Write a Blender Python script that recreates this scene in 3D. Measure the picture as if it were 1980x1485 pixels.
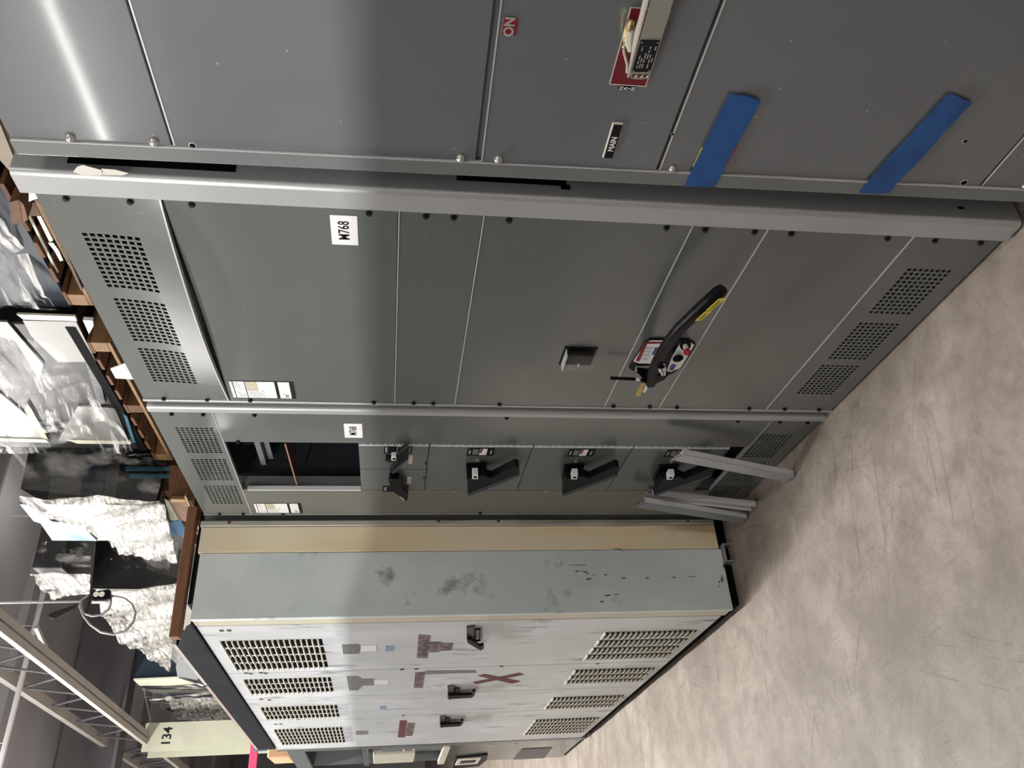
import bpy, bmesh, math, random
from mathutils import Vector, Matrix, noise
random.seed(7)
scn = bpy.context.scene
col = scn.collection
for o in list(bpy.data.objects): bpy.data.objects.remove(o)

# ------------------------------------------------------------------ camera
H = 1.5184                      # eye height
FPX = 1597.73                   # focal length in pixels of the 1980 wide frame
RX = Vector((-0.05211116, -0.1329188, -0.98975604))   # image right in the world
RY = Vector((-0.87117517, 0.49056431, -0.02001227))   # image down
RF = Vector((0.48819899, 0.86120802, -0.14135944))    # view direction
EYE = Vector((0, 0, H))
cd = bpy.data.cameras.new('camera'); cam = bpy.data.objects.new('camera', cd); col.objects.link(cam)
cd.sensor_width = 36; cd.lens = FPX / 1980 * 36; cd.clip_end = 200; cd.clip_start = 0.01
m = Matrix((RX, -RY, -RF)).transposed().to_4x4(); m.translation = EYE; cam.matrix_world = m
scn.camera = cam

# ------------------------------------------------------------------ world, exposure
w = bpy.data.worlds.new('world'); scn.world = w; w.use_nodes = True
w.node_tree.nodes['Background'].inputs[0].default_value = (0.62, 0.7, 0.8, 1)
w.node_tree.nodes['Background'].inputs[1].default_value = 0.3
scn.view_settings.view_transform = 'Standard'; scn.view_settings.look = 'None'
scn.view_settings.gamma = 1; scn.view_settings.exposure = 0.0
scn.view_settings.use_curve_mapping = False

def lamp(x, y, z, lx, ly, power, color=(1, 0.97, 0.92), rz=0.03):
    for k, (f, dz) in enumerate(((1.0, 0.0), (0.3 if x < 1 else 0.12, 0.075))):     # most light down; an upward share added to brighten the ceiling
        l = bpy.data.lights.new('lamp', 'AREA'); l.shape = 'RECTANGLE'; l.size = lx; l.size_y = ly
        l.energy = power * f; l.color = color
        o = bpy.data.objects.new('ceiling_lamp', l); col.objects.link(o)
        o.location = (x, y, z + dz); o.rotation_euler = (math.pi * k, 0, rz * (1 - 2 * k))
LAMPS = [  # x, y, z, watts
    (-4.62, 6.35, 4.8, 55), (-4.75, 11.2, 4.8, 55), (-4.9, 15.6, 4.8, 55), (-4.5, -2.4, 4.8, 60),
    (0.85, -3.2, 4.9, 120), (-0.05, 5.6, 5.9, 210), (-0.15, 8.4, 5.9, 320), (-0.25, 11.2, 5.9, 330), (-0.35, 15.0, 5.9, 130),  # first entry here added to brighten the near end of the louvred enclosure
    (4.6, 5.0, 5.9, 90), (4.4, 10.5, 5.9, 90), (4.3, 17.5, 5.9, 80),
    (-10.5, -3.5, 4.8, 1650), (-10.5, 0.5, 4.8, 1650), (-10.6, 4.5, 4.8, 1650), (-16.5, 1.5, 4.8, 900), (-16.5, 6.0, 4.8, 900)]  # wide far rows added to brighten the upper cabinet fronts
ROWS = {-4: 'above the next aisle', 0: 'above the aisle with the louvred doors (first one added for the end side)', 4: 'above the stored equipment', -10: 'in the second row away, added to light the upper fronts', -16: 'in the farthest row away, added to light the upper fronts'}
for (x, y, z, p) in LAMPS:
    lamp(x, y, z - 0.004, 0.11 if x > -10 else 0.9, 2.5, p)

# ------------------------------------------------------------------ node materials
MATS = {}
def mat(name, color, rough=0.5, metal=0.0, mottle=0.0, mscale=3.0, specks=0.0, speck_col=(0.6, 0.6, 0.6), bump=0.0, bscale=200.0,
        coat=0.0, coatr=0.12, col2=None, c2scale=2.0, c2range=(0.5, 0.7), stretch=(1, 1, 1), streak=0.0, spec=0.5, rvar=0.0, bumpd=0.001,
        wear=None, wearcut=(0.62, 0.66), wearscale=6.0, wearstretch=(1, 1, 1)):
    if name in MATS: return MATS[name]
    mt = bpy.data.materials.new(name); mt.use_nodes = True; nt = mt.node_tree; N = nt.nodes; L = nt.links
    b = N['Principled BSDF']; b.inputs['Metallic'].default_value = metal; b.inputs['Roughness'].default_value = rough
    b.inputs['Specular IOR Level'].default_value = spec
    if coat: b.inputs['Coat Weight'].default_value = coat; b.inputs['Coat Roughness'].default_value = coatr
    tc = N.new('ShaderNodeTexCoord'); mp = N.new('ShaderNodeMapping'); L.new(tc.outputs['Object'], mp.inputs[0])
    mp.inputs['Scale'].default_value = stretch
    out = None
    def nz(scale, detail=4, vec=None, r=0.55):
        n = N.new('ShaderNodeTexNoise'); n.inputs['Scale'].default_value = scale; n.inputs['Detail'].default_value = detail
        n.inputs['Roughness'].default_value = r
        L.new(vec or mp.outputs[0], n.inputs['Vector']); return n
    def ramp(src, a, bb, ca=(0, 0, 0, 1), cb=(1, 1, 1, 1)):
        r = N.new('ShaderNodeValToRGB'); r.color_ramp.elements[0].position = a; r.color_ramp.elements[1].position = bb
        r.color_ramp.elements[0].color = ca; r.color_ramp.elements[1].color = cb; L.new(src, r.inputs[0]); return r
    def mix(f, a, bcol, bt='MIX'):
        x = N.new('ShaderNodeMix'); x.data_type = 'RGBA'; x.blend_type = bt
        if isinstance(f, float): x.inputs[0].default_value = f
        else: L.new(f, x.inputs[0])
        for i, v in ((6, a), (7, bcol)):
            if isinstance(v, tuple): x.inputs[i].default_value = (*v[:3], 1)
            else: L.new(v, x.inputs[i])
        return x.outputs[2]
    c = tuple(color)
    cur = c
    if mottle:
        n = nz(mscale, 5)
        lo = tuple(max(0, v * (1 - mottle)) for v in c); hi = tuple(min(1, v * (1 + mottle)) for v in c)
        cur = ramp(n.outputs['Fac'], 0.3, 0.7, (*lo, 1), (*hi, 1)).outputs[0]
    if col2:
        n = nz(c2scale, 6); f = ramp(n.outputs['Fac'], *c2range).outputs[0]; cur = mix(f, cur, tuple(col2))
    if wear:
        mp2 = N.new('ShaderNodeMapping'); L.new(tc.outputs['Object'], mp2.inputs[0]); mp2.inputs['Scale'].default_value = wearstretch
        n = nz(wearscale, 8, mp2.outputs[0], 0.65); f = ramp(n.outputs['Fac'], *wearcut).outputs[0]; cur = mix(f, cur, tuple(wear))
    if streak:
        mp3 = N.new('ShaderNodeMapping'); L.new(tc.outputs['Object'], mp3.inputs[0]); mp3.inputs['Scale'].default_value = (3, 3, 40)
        mp3.inputs['Rotation'].default_value = (0.3, 0.5, 0.2)
        n = nz(2.0, 8, mp3.outputs[0], 0.7); f = ramp(n.outputs['Fac'], 0.66, 0.72).outputs[0]
        mm = N.new('ShaderNodeMath'); mm.operation = 'MULTIPLY'; mm.inputs[1].default_value = streak; L.new(f, mm.inputs[0])
        cur = mix(mm.outputs[0], cur, speck_col)
    if specks:
        v = N.new('ShaderNodeTexVoronoi'); v.inputs['Scale'].default_value = 18; L.new(tc.outputs['Object'], v.inputs['Vector'])
        f = ramp(v.outputs['Distance'], 0.02, 0.05, (1, 1, 1, 1), (0, 0, 0, 1)).outputs[0]
        mm = N.new('ShaderNodeMath'); mm.operation = 'MULTIPLY'; mm.inputs[1].default_value = specks; L.new(f, mm.inputs[0])
        cur = mix(mm.outputs[0], cur, speck_col)
    if isinstance(cur, tuple): b.inputs['Base Color'].default_value = (*cur, 1)
    else: L.new(cur, b.inputs['Base Color'])
    if rvar:
        n = nz(5, 5); r = N.new('ShaderNodeMapRange'); L.new(n.outputs['Fac'], r.inputs[0]); r.inputs[1].default_value = .3; r.inputs[2].default_value = .7
        r.inputs[3].default_value = max(0.02, rough - rvar); r.inputs[4].default_value = rough + rvar; L.new(r.outputs[0], b.inputs['Roughness'])
    if bump:
        n = nz(bscale, 3); bp = N.new('ShaderNodeBump'); bp.inputs['Strength'].default_value = bump; bp.inputs['Distance'].default_value = bumpd
        L.new(n.outputs['Fac'], bp.inputs['Height']); L.new(bp.outputs[0], b.inputs['Normal'])
    MATS[name] = mt; return mt

GREY = mat('grey_panel_paint', (0.104, 0.115, 0.111), 0.27, coat=0.35, coatr=0.10, mottle=0.03, specks=0.35, speck_col=(0.45, 0.46, 0.46),  rvar=0.0, spec=0.6)
GREYB = mat('slate_grey_paint', (0.135, 0.148, 0.160), 0.22, coat=0.6, coatr=0.07, mottle=0.03, specks=0.5, speck_col=(0.55, 0.56, 0.58),  rvar=0.03, spec=0.6)
FRAME = mat('grey_frame_paint', (0.15, 0.163, 0.165), 0.28, mottle=0.05, bump=0.1, bscale=500, spec=0.6)
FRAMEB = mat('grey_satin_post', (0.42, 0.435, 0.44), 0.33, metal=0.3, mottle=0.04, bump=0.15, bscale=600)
EDGE = mat('light_panel_edge', (0.60, 0.61, 0.61), 0.3, metal=0.3, mottle=0.1)
SHELL = mat('grey_shell_steel', (0.16, 0.17, 0.175), 0.45, mottle=0.1)
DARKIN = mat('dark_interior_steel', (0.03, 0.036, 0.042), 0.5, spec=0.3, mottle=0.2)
BLACK = mat('black_plastic', (0.006, 0.006, 0.008), 0.34, spec=0.09, mottle=0.3, mscale=20, bump=0.1)
BLACKM = mat('black_bolt', (0.03, 0.03, 0.032), 0.3, metal=0.6, mottle=0.2, mscale=50)
VOID = mat('black_void_paint', (0.004, 0.004, 0.005), 0.8, spec=0.1, mottle=0.2)
TEAL = mat('teal_black_grip', (0.02, 0.05, 0.065), 0.3, mottle=0.2)
WHITE = mat('white_label', (0.78, 0.79, 0.78), 0.5, mottle=0.03)
OFFW = mat('off_white_plastic', (0.62, 0.6, 0.5), 0.4, mottle=0.05)
INK = mat('black_ink', (0.008, 0.008, 0.009), 0.5, spec=0.15, mottle=0.1)
INKG = mat('grey_ink', (0.35, 0.36, 0.36), 0.5, mottle=0.2)
RED = mat('red_label', (0.22, 0.01, 0.02), 0.4, mottle=0.1)
DRED = mat('dark_red_plate', (0.16, 0.006, 0.016), 0.4, mottle=0.1)
REDB = mat('red_knob', (0.45, 0.01, 0.02), 0.25, mottle=0.05)
BLUE = mat('blue_painters_tape', (0.012, 0.085, 0.29), 0.6, mottle=0.12, mscale=8, bump=0.4, bscale=120, col2=(0.009, 0.06, 0.22), c2scale=9, c2range=(.5, .62))
NAVYINK = mat('navy_print', (0.03, 0.05, 0.28), 0.5, mottle=0.1)
YEL = mat('yellow_label', (0.62, 0.52, 0.04), 0.5, mottle=0.08)
OCHRE = mat('ochre_tag', (0.5, 0.36, 0.1), 0.6, mottle=0.15, mscale=40)
CHROME = mat('chrome', (0.75, 0.75, 0.76), 0.15, metal=1.0, mottle=0.05)
ZINC = mat('zinc_screw', (0.6, 0.59, 0.55), 0.3, metal=0.8, mottle=0.1, mscale=60)
BRASS = mat('brass_link', (0.55, 0.42, 0.2), 0.25, metal=0.9, mottle=0.2, mscale=40)
BEIGE = mat('beige_lever_paint', (0.55, 0.53, 0.46), 0.35, mottle=0.06)
BEIGESHADE = mat('shaded_lever_paint', (0.24, 0.235, 0.2), 0.4, mottle=0.08)
BEIGESTK = mat('beige_sticker', (0.5, 0.46, 0.34), 0.6, mottle=0.15, mscale=60)
GALV = mat('galvanised_channel', (0.4, 0.43, 0.45), 0.35, metal=0.4, mottle=0.1, mscale=6)
LOUV = mat('pale_grey_door_paint', (0.555, 0.585, 0.60), 0.4, mottle=0.07, mscale=2.5, wear=(0.17, 0.18, 0.21), wearcut=(0.57, 0.68), wearscale=3.0,
           wearstretch=(3.5, 1, 1.0), col2=(0.70, 0.73, 0.78), c2scale=1.6, c2range=(0.5, 0.72), stretch=(1.6, 1, 0.9))
LOUVC = mat('cream_grey_louvre_paint', (0.38, 0.365, 0.30), 0.42, mottle=0.08, mscale=12)
CREAM = mat('cream_rusty_frame', (0.56, 0.53, 0.42), 0.5, mottle=0.08, wear=(0.42, 0.24, 0.09), wearcut=(0.6, 0.75), wearscale=5, wearstretch=(1, 1, 0.6))
TAN = mat('tan_yellow_panel', (0.86, 0.70, 0.43), 0.5, mottle=0.1, mscale=2.5, stretch=(3, 3, .6), col2=(0.84, 0.77, 0.58), c2scale=1.2, c2range=(.42, .6),
          wear=(0.2, 0.17, 0.12), wearcut=(0.72, 0.74), wearscale=9)
BGREY = mat('blue_grey_side_paint', (0.62, 0.70, 0.705), 0.45, mottle=0.08, mscale=2, wear=(0.20, 0.23, 0.25), wearcut=(0.57, 0.68), wearscale=4.2,
            col2=(0.74, 0.79, 0.79), c2scale=1.5, c2range=(.45, .6))
CREAMF = mat('cream_grey_flange', (0.47, 0.46, 0.40), 0.45, mottle=0.1, mscale=5, wear=(0.15, 0.13, 0.11), wearcut=(0.66, 0.75), wearscale=8)
RUST = mat('rust_spot', (0.13, 0.06, 0.03), 0.7, mottle=0.3, mscale=90)
MAROON = mat('maroon_tape', (0.13, 0.03, 0.042), 0.6, mottle=0.12, mscale=15)
PLUM = mat('worn_plum_sticker', (0.10, 0.05, 0.065), 0.6, mottle=0.3, mscale=30, col2=(0.22, 0.2, 0.2), c2scale=30, c2range=(.45, .6))
GREYSTK = mat('worn_grey_sticker', (0.17, 0.175, 0.18), 0.6, mottle=0.4, mscale=60)
BLUSTK = mat('blue_sticker', (0.22, 0.30, 0.46), 0.5, mottle=0.3, mscale=90)
HBRONZE = mat('bronze_black_handle', (0.07, 0.068, 0.055), 0.35, metal=0.4, mottle=0.2, mscale=20)
DSTEEL = mat('dark_steel_channel', (0.016, 0.017, 0.022), 0.6, spec=0.1, mottle=0.2, mscale=4)
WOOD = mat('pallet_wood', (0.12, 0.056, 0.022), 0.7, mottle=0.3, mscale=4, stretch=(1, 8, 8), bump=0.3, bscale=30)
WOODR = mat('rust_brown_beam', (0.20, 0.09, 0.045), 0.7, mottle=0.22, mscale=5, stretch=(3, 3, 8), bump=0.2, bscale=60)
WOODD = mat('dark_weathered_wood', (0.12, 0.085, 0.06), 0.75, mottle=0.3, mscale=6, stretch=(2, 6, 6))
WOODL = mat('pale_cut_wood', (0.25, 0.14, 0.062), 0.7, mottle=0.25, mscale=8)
NAVY = mat('navy_blue_enclosure', (0.008, 0.017, 0.032), 0.5, spec=0.3, mottle=0.2, mscale=2)
STEELB = mat('steel_blue_panel', (0.05, 0.14, 0.2), 0.35, mottle=0.12)
LBLUE = mat('light_blue_panel', (0.12, 0.22, 0.27), 0.45, mottle=0.1)
MBLUE = mat('mid_blue_panel', (0.07, 0.18, 0.32), 0.45, mottle=0.1)
PALEB = mat('pale_grey_equipment', (0.21, 0.215, 0.205), 0.4, mottle=0.1, mscale=2)
CHARC = mat('charcoal_enclosure', (0.014, 0.014, 0.014), 0.45, spec=0.3, mottle=0.25, mscale=2)
OLIVE = mat('olive_grey_enclosure', (0.055, 0.054, 0.046), 0.45, spec=0.3, mottle=0.2)
COLM = mat('cream_column_paint', (0.43, 0.44, 0.35), 0.5, mottle=0.05, mscale=3)
PINK = mat('pink_red_board', (0.62, 0.04, 0.12), 0.5, mottle=0.06)
CEIL = mat('grey_ceiling_board', (0.36, 0.35, 0.37), 0.8, mottle=0.12, mscale=0.6)
CEILD = mat('dark_grey_roof_beam', (0.12, 0.12, 0.125), 0.7, mottle=0.1)
TRUSS = mat('cream_grey_truss', (0.38, 0.355, 0.33), 0.5, mottle=0.08)
TRUSSD = mat('dark_truss_web', (0.09, 0.09, 0.1), 0.6, mottle=0.1)
PIPE = mat('grey_pipe', (0.55, 0.54, 0.54), 0.4, mottle=0.08)
CABLE = mat('grey_cable', (0.22, 0.215, 0.22), 0.4, mottle=0.1)
CABLED = mat('dark_cable', (0.05, 0.045, 0.05), 0.4, mottle=0.1)
WALL = mat('grey_wall_panel', (0.33, 0.33, 0.34), 0.8, mottle=0.1, mscale=0.5)

def plastic(name, tint=(0.85, 0.85, 0.82), lo=0.42, hi=0.62, st=(1.5, 14, 5), opacity=0.95, base=0.06, rough=0.12, gloss=0.16):
    mt = bpy.data.materials.new(name); mt.use_nodes = True; nt = mt.node_tree; N = nt.nodes; L = nt.links
    N.remove(N['Principled BSDF']); out = N['Material Output']
    tc = N.new('ShaderNodeTexCoord'); mp = N.new('ShaderNodeMapping'); L.new(tc.outputs['Object'], mp.inputs[0]); mp.inputs['Scale'].default_value = st
    n = N.new('ShaderNodeTexNoise'); n.inputs['Scale'].default_value = 1.0; n.inputs['Detail'].default_value = 7; n.inputs['Roughness'].default_value = 0.62
    n.inputs['Distortion'].default_value = 0.6
    L.new(mp.outputs[0], n.inputs['Vector'])
    r = N.new('ShaderNodeMapRange'); L.new(n.outputs['Fac'], r.inputs[0]); r.inputs[1].default_value = lo; r.inputs[2].default_value = hi
    r.inputs[3].default_value = base; r.inputs[4].default_value = opacity
    tr = N.new('ShaderNodeBsdfTransparent')
    pb = N.new('ShaderNodeBsdfPrincipled'); pb.inputs['Base Color'].default_value = (*tint, 1); pb.inputs['Roughness'].default_value = rough
    gl = N.new('ShaderNodeBsdfGlossy'); gl.inputs['Roughness'].default_value = rough
    bp = N.new('ShaderNodeBump'); bp.inputs['Strength'].default_value = 0.9; bp.inputs['Distance'].default_value = 0.03
    n2 = N.new('ShaderNodeTexNoise'); n2.inputs['Scale'].default_value = 1.6; n2.inputs['Detail'].default_value = 7; n2.inputs['Distortion'].default_value = 1.0
    L.new(mp.outputs[0], n2.inputs['Vector']); L.new(n2.outputs['Fac'], bp.inputs['Height'])
    L.new(bp.outputs[0], pb.inputs['Normal']); L.new(bp.outputs[0], gl.inputs['Normal'])
    clear = N.new('ShaderNodeMixShader'); clear.inputs[0].default_value = gloss; L.new(tr.outputs[0], clear.inputs[1]); L.new(gl.outputs[0], clear.inputs[2])
    mx = N.new('ShaderNodeMixShader'); L.new(r.outputs[0], mx.inputs[0]); L.new(clear.outputs[0], mx.inputs[1]); L.new(pb.outputs[0], mx.inputs[2])
    L.new(mx.outputs[0], out.inputs[0]); MATS[name] = mt; return mt
WRAPW = plastic('crinkled_clear_wrap', (0.50, 0.485, 0.45), 0.38, 0.64, (2, 6, 22), 0.8, 0.05, 0.14, 0.25)
WRAPC = plastic('streaky_clear_wrap', (0.75, 0.75, 0.73), 0.53, 0.66, (1, 1.5, 11), 0.95, 0.0, 0.12, 0.05)
WRAPD = plastic('tight_clear_wrap', (0.8, 0.8, 0.78), 0.54, 0.72, (3, 8, 1.5), 0.7, 0.0, 0.1, 0.05)
CLEAR = plastic('clear_meter_cover', (0.8, 0.8, 0.8), 0.9, 1.0, (1, 1, 1), 0.1, 0.0, 0.05, 0.07)

def floor_mat():
    mt = bpy.data.materials.new('worn_concrete'); mt.use_nodes = True; nt = mt.node_tree; N = nt.nodes; L = nt.links
    b = N['Principled BSDF']; tc = N.new('ShaderNodeTexCoord')
    def nz(scale, d=6, r=0.6, st=(1, 1, 1), rot=0, dist=0):
        mp = N.new('ShaderNodeMapping'); mp.vector_type = 'TEXTURE'; mp.inputs['Scale'].default_value = tuple(1 / q for q in st); mp.inputs['Rotation'].default_value = (0, 0, rot); L.new(tc.outputs['Object'], mp.inputs[0])
        n = N.new('ShaderNodeTexNoise'); n.inputs['Scale'].default_value = scale; n.inputs['Detail'].default_value = d; n.inputs['Roughness'].default_value = r
        n.inputs['Distortion'].default_value = dist
        L.new(mp.outputs[0], n.inputs['Vector']); return n.outputs['Fac']
    def ramp(s, a, c, ca, cb):
        r = N.new('ShaderNodeValToRGB'); r.color_ramp.elements[0].position = a; r.color_ramp.elements[1].position = c
        r.color_ramp.elements[0].color = (*ca, 1); r.color_ramp.elements[1].color = (*cb, 1); L.new(s, r.inputs[0]); return r.outputs[0]
    def mix(f, a, c, bt='MIX'):
        x = N.new('ShaderNodeMix'); x.data_type = 'RGBA'; x.blend_type = bt; L.new(f, x.inputs[0]); L.new(a, x.inputs[6])
        if isinstance(c, tuple): x.inputs[7].default_value = (*c, 1)
        else: L.new(c, x.inputs[7])
        return x.outputs[2]
    c = ramp(nz(1.6, 8, 0.62), 0.36, 0.64, (0.225, 0.187, 0.155), (0.43, 0.378, 0.328))
    c = mix(ramp(nz(5, 8, 0.72, dist=0.3), 0.44, 0.62, (0, 0, 0), (0.6, 0.6, 0.6)), c, (0.185, 0.152, 0.125))
    c = mix(ramp(nz(3.3, 8, 0.72, dist=0.25), 0.6, 0.7, (0, 0, 0), (0.5, 0.5, 0.5)), c, (0.47, 0.42, 0.37))
    c = mix(ramp(nz(14, 8, 0.75), 0.5, 0.68, (0, 0, 0), (0.5, 0.5, 0.5)), c, (0.20, 0.165, 0.14))
    c = mix(ramp(nz(0.8, 8, 0.7), 0.52, 0.66, (0, 0, 0), (0.35, 0.35, 0.35)), c, (0.17, 0.14, 0.12))
    for k, (st, rot) in enumerate((((1, 34, 1), 0.5), ((1, 40, 1), -0.55), ((1.5, 30, 1), 1.25), ((1, 36, 1), 2.2), ((2.2, 34, 1), 0.1), ((2, 26, 1), 2.8), ((3, 40, 1), 1.7), ((0.8, 30, 1), -0.2), ((1, 44, 1), 0.85), ((1.4, 26, 1), 2.5))):
        sc_ = ramp(nz(1.7, 4, 0.5, st, rot, 0.12), 0.64, 0.67, (0, 0, 0), (0.42, 0.42, 0.42)); mk = ramp(nz(0.9 + 0.25 * k, 4, 0.6, (1, 1, 1), k * 1.3), 0.48, 0.6, (0, 0, 0), (1, 1, 1))
        ml = N.new('ShaderNodeMix'); ml.data_type = 'RGBA'; ml.blend_type = 'MULTIPLY'; ml.inputs[0].default_value = 1; L.new(sc_, ml.inputs[6]); L.new(mk, ml.inputs[7])
        c = mix(ml.outputs[2], c, (0.10, 0.085, 0.075) if k != 3 else (0.3, 0.27, 0.24))
    # hairline cracks
    v = N.new('ShaderNodeTexVoronoi'); v.feature = 'DISTANCE_TO_EDGE'; v.inputs['Scale'].default_value = 1.7
    mp = N.new('ShaderNodeMapping'); L.new(tc.outputs['Object'], mp.inputs[0])
    nn = N.new('ShaderNodeTexNoise'); nn.inputs['Scale'].default_value = 3; nn.inputs['Detail'].default_value = 6; L.new(tc.outputs['Object'], nn.inputs['Vector'])
    mm = N.new('ShaderNodeMix'); mm.data_type = 'VECTOR'; mm.inputs[0].default_value = 0.35; L.new(mp.outputs[0], mm.inputs[4]); L.new(nn.outputs['Color'], mm.inputs[5])
    L.new(mm.outputs[1], v.inputs['Vector'])
    c = mix(ramp(v.outputs['Distance'], 0.0, 0.008, (0.22, 0.22, 0.22), (0, 0, 0)), c, (0.18, 0.15, 0.13))
    L.new(c, b.inputs['Base Color']); b.inputs['Roughness'].default_value = 0.55
    bp = N.new('ShaderNodeBump'); bp.inputs['Strength'].default_value = 0.25; bp.inputs['Distance'].default_value = 0.003
    L.new(nz(60, 4), bp.inputs['Height']); L.new(bp.outputs[0], b.inputs['Normal'])
    return mt
FLOOR = floor_mat()
def emit(name, c, s):
    mt = bpy.data.materials.new(name); mt.use_nodes = True; N = mt.node_tree.nodes; b = N['Principled BSDF']
    b.inputs['Emission Color'].default_value = (*c, 1); b.inputs['Emission Strength'].default_value = s; return mt
TUBE = emit('lit_tube', (1, 0.98, 0.94), 30.0)

# ------------------------------------------------------------------ mesh helpers
class MB:
    def __init__(s): s.bm = bmesh.new(); s.wn = False
    def box(s, a0, a1, b0, b1, c0, c1):
        v = [s.bm.verts.new((x, y, z)) for x in (a0, a1) for y in (b0, b1) for z in (c0, c1)]
        for f in ((0, 1, 3, 2), (4, 6, 7, 5), (0, 4, 5, 1), (2, 3, 7, 6), (0, 2, 6, 4), (1, 5, 7, 3)):
            s.bm.faces.new([v[i] for i in f])
        return s
    def bar(s, p, q, wdt, thk, up=(0, 0, 1)):      # rectangular bar between two points
        p = Vector(p); q = Vector(q); t = (q - p).normalized(); u = Vector(up); n = t.cross(u)
        if n.length < 1e-4: n = t.cross(Vector((0, 1, 0)))
        n.normalize(); u = n.cross(t).normalized()
        v = [s.bm.verts.new(e + n * a * wdt / 2 + u * b * thk / 2) for e in (p, q) for a, b in ((-1, -1), (1, -1), (1, 1), (-1, 1))]
        for f in ((0, 3, 2, 1), (4, 5, 6, 7), (0, 1, 5, 4), (1, 2, 6, 5), (2, 3, 7, 6), (3, 0, 4, 7)): s.bm.faces.new([v[i] for i in f])
        return s
    def prism(s, poly, d0, d1, ax='y'):            # poly of (s,z); extruded along d
        s.wn = True
        def P(a, b, d): return (a, d, b) if ax == 'y' else ((d, a, b) if ax == 'x' else (a, b, d))
        a = [s.bm.verts.new(P(x, z, d0)) for x, z in poly]; b = [s.bm.verts.new(P(x, z, d1)) for x, z in poly]
        n = len(poly); s.bm.faces.new(a); s.bm.faces.new(b[::-1])
        for i in range(n): s.bm.faces.new((a[i], b[i], b[(i + 1) % n], a[(i + 1) % n]))
        return s
    def loft(s, rings):                            # closed rings of equal length
        R_ = [[s.bm.verts.new(p) for p in r] for r in rings]; n = len(R_[0])
        for i in range(len(R_) - 1):
            for j in range(n): s.bm.faces.new((R_[i][j], R_[i][(j + 1) % n], R_[i + 1][(j + 1) % n], R_[i + 1][j]))
        s.bm.faces.new(R_[0][::-1]); s.bm.faces.new(R_[-1]); return s
    def tube(s, pts, r, n=8):
        pts = [Vector(p) for p in pts]; rings = []; nrm = None
        for i, p in enumerate(pts):
            t = (pts[min(i + 1, len(pts) - 1)] - pts[max(i - 1, 0)]).normalized()
            if nrm is None: nrm = t.orthogonal().normalized()
            nrm = (nrm - t * nrm.dot(t)).normalized(); b = t.cross(nrm); rr = r[i] if isinstance(r, (list, tuple)) else r
            rings.append([p + (nrm * math.cos(2 * math.pi * k / n) + b * math.sin(2 * math.pi * k / n)) * rr for k in range(n)])
        return s.loft(rings)
    def cyl(s, p, q, r, n=12, r2=None): return s.tube([p, q], [r, r if r2 is None else r2], n)
    def sphere(s, c, r, seg=12, sc=(1, 1, 1)):
        g = bmesh.ops.create_uvsphere(s.bm, u_segments=seg, v_segments=max(6, seg // 2), radius=r)
        for v in g['verts']: v.co = Vector((v.co.x * sc[0], v.co.y * sc[1], v.co.z * sc[2])) + Vector(c)
        return s
    def quad(s, a, b, c, d): s.bm.faces.new([s.bm.verts.new(p) for p in (a, b, c, d)]); return s
    def bevel(s, wd, seg=1):
        s.bm.normal_update(); s.wn = True
        e = [x for x in s.bm.edges if len(x.link_faces) == 2 and x.calc_face_angle(0) > 0.6]
        bmesh.ops.bevel(s.bm, geom=e, offset=wd, segments=seg, affect='EDGES', profile=0.6); return s
    def build(s, name, mt, parent=None, label=None, smooth=True):
        bmesh.ops.recalc_face_normals(s.bm, faces=s.bm.faces)
        me = bpy.data.meshes.new(name); s.bm.to_mesh(me); s.bm.free()
        if smooth: me.shade_smooth(); me.set_sharp_from_angle(angle=0.6)
        me.materials.append(mt); o = bpy.data.objects.new(name, me); col.objects.link(o)
        if smooth and s.wn:
            wm = o.modifiers.new('weighted', 'WEIGHTED_NORMAL'); wm.mode = 'FACE_AREA'; wm.keep_sharp = True; wm.weight = 100
        if parent is not None: o.parent = parent
        if label: o['label'] = label
        return o
def tag(o, label, cat, group=None, kind=None):
    o['label'] = label; o['category'] = cat
    if group: o['group'] = group
    if kind: o['kind'] = kind
    return o
def struct(o): o['kind'] = 'structure'; return o
def copy_of(o, parent, loc=None):
    c = o.copy(); col.objects.link(c); c.parent = parent
    if loc is not None: c.location = loc
    return c

class Fr:
    """front-face frame of a cabinet: s runs along the row, d out of the face, z up; lean = y shift per metre of height"""
    def __init__(f, x, y, th=0.0, lean=0.0):
        f.O = Vector((x, y, 0)); f.th = th; f.lean = lean
        f.A = Vector((-math.sin(th), math.cos(th), 0)); f.B = Vector((math.cos(th), math.sin(th), 0))
    def thing(f, name, label, cat, group=None):
        e = bpy.data.objects.new(name, None); col.objects.link(e); e.location = f.O
        e.rotation_euler = (-0, 0, math.pi / 2 + f.th)
        if f.lean: e.rotation_euler = (Matrix.Rotation(-math.atan(f.lean), 4, 'X') @ Matrix.Rotation(math.pi / 2 + f.th, 4, 'Z')).to_euler()
        e.empty_display_size = 0.2
        return tag(e, label, cat, group)
    def px(f, u, v, d=0.0):                         # photo pixel -> (s, z) on the plane d in front of the face
        r = RX * ((u - 990) / FPX) + RY * ((v - 742.5) / FPX) + RF
        t = ((f.O - EYE).dot(f.B) - d) / r.dot(f.B); P = EYE + r * t - f.O
        return P.dot(f.A) - f.lean * P.z, P.z
    def p3(f, u, v, d): s, z = f.px(u, v, d); return (s, d, z)
def at_x(u, v, x):
    r = RX * ((u - 990) / FPX) + RY * ((v - 742.5) / FPX) + RF; return EYE + r * (x / r.x)
def at_y(u, v, y):
    r = RX * ((u - 990) / FPX) + RY * ((v - 742.5) / FPX) + RF; return EYE + r * (y / r.y)
def at_z(u, v, z):
    r = RX * ((u - 990) / FPX) + RY * ((v - 742.5) / FPX) + RF; return EYE + r * ((z - H) / r.z)

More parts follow.
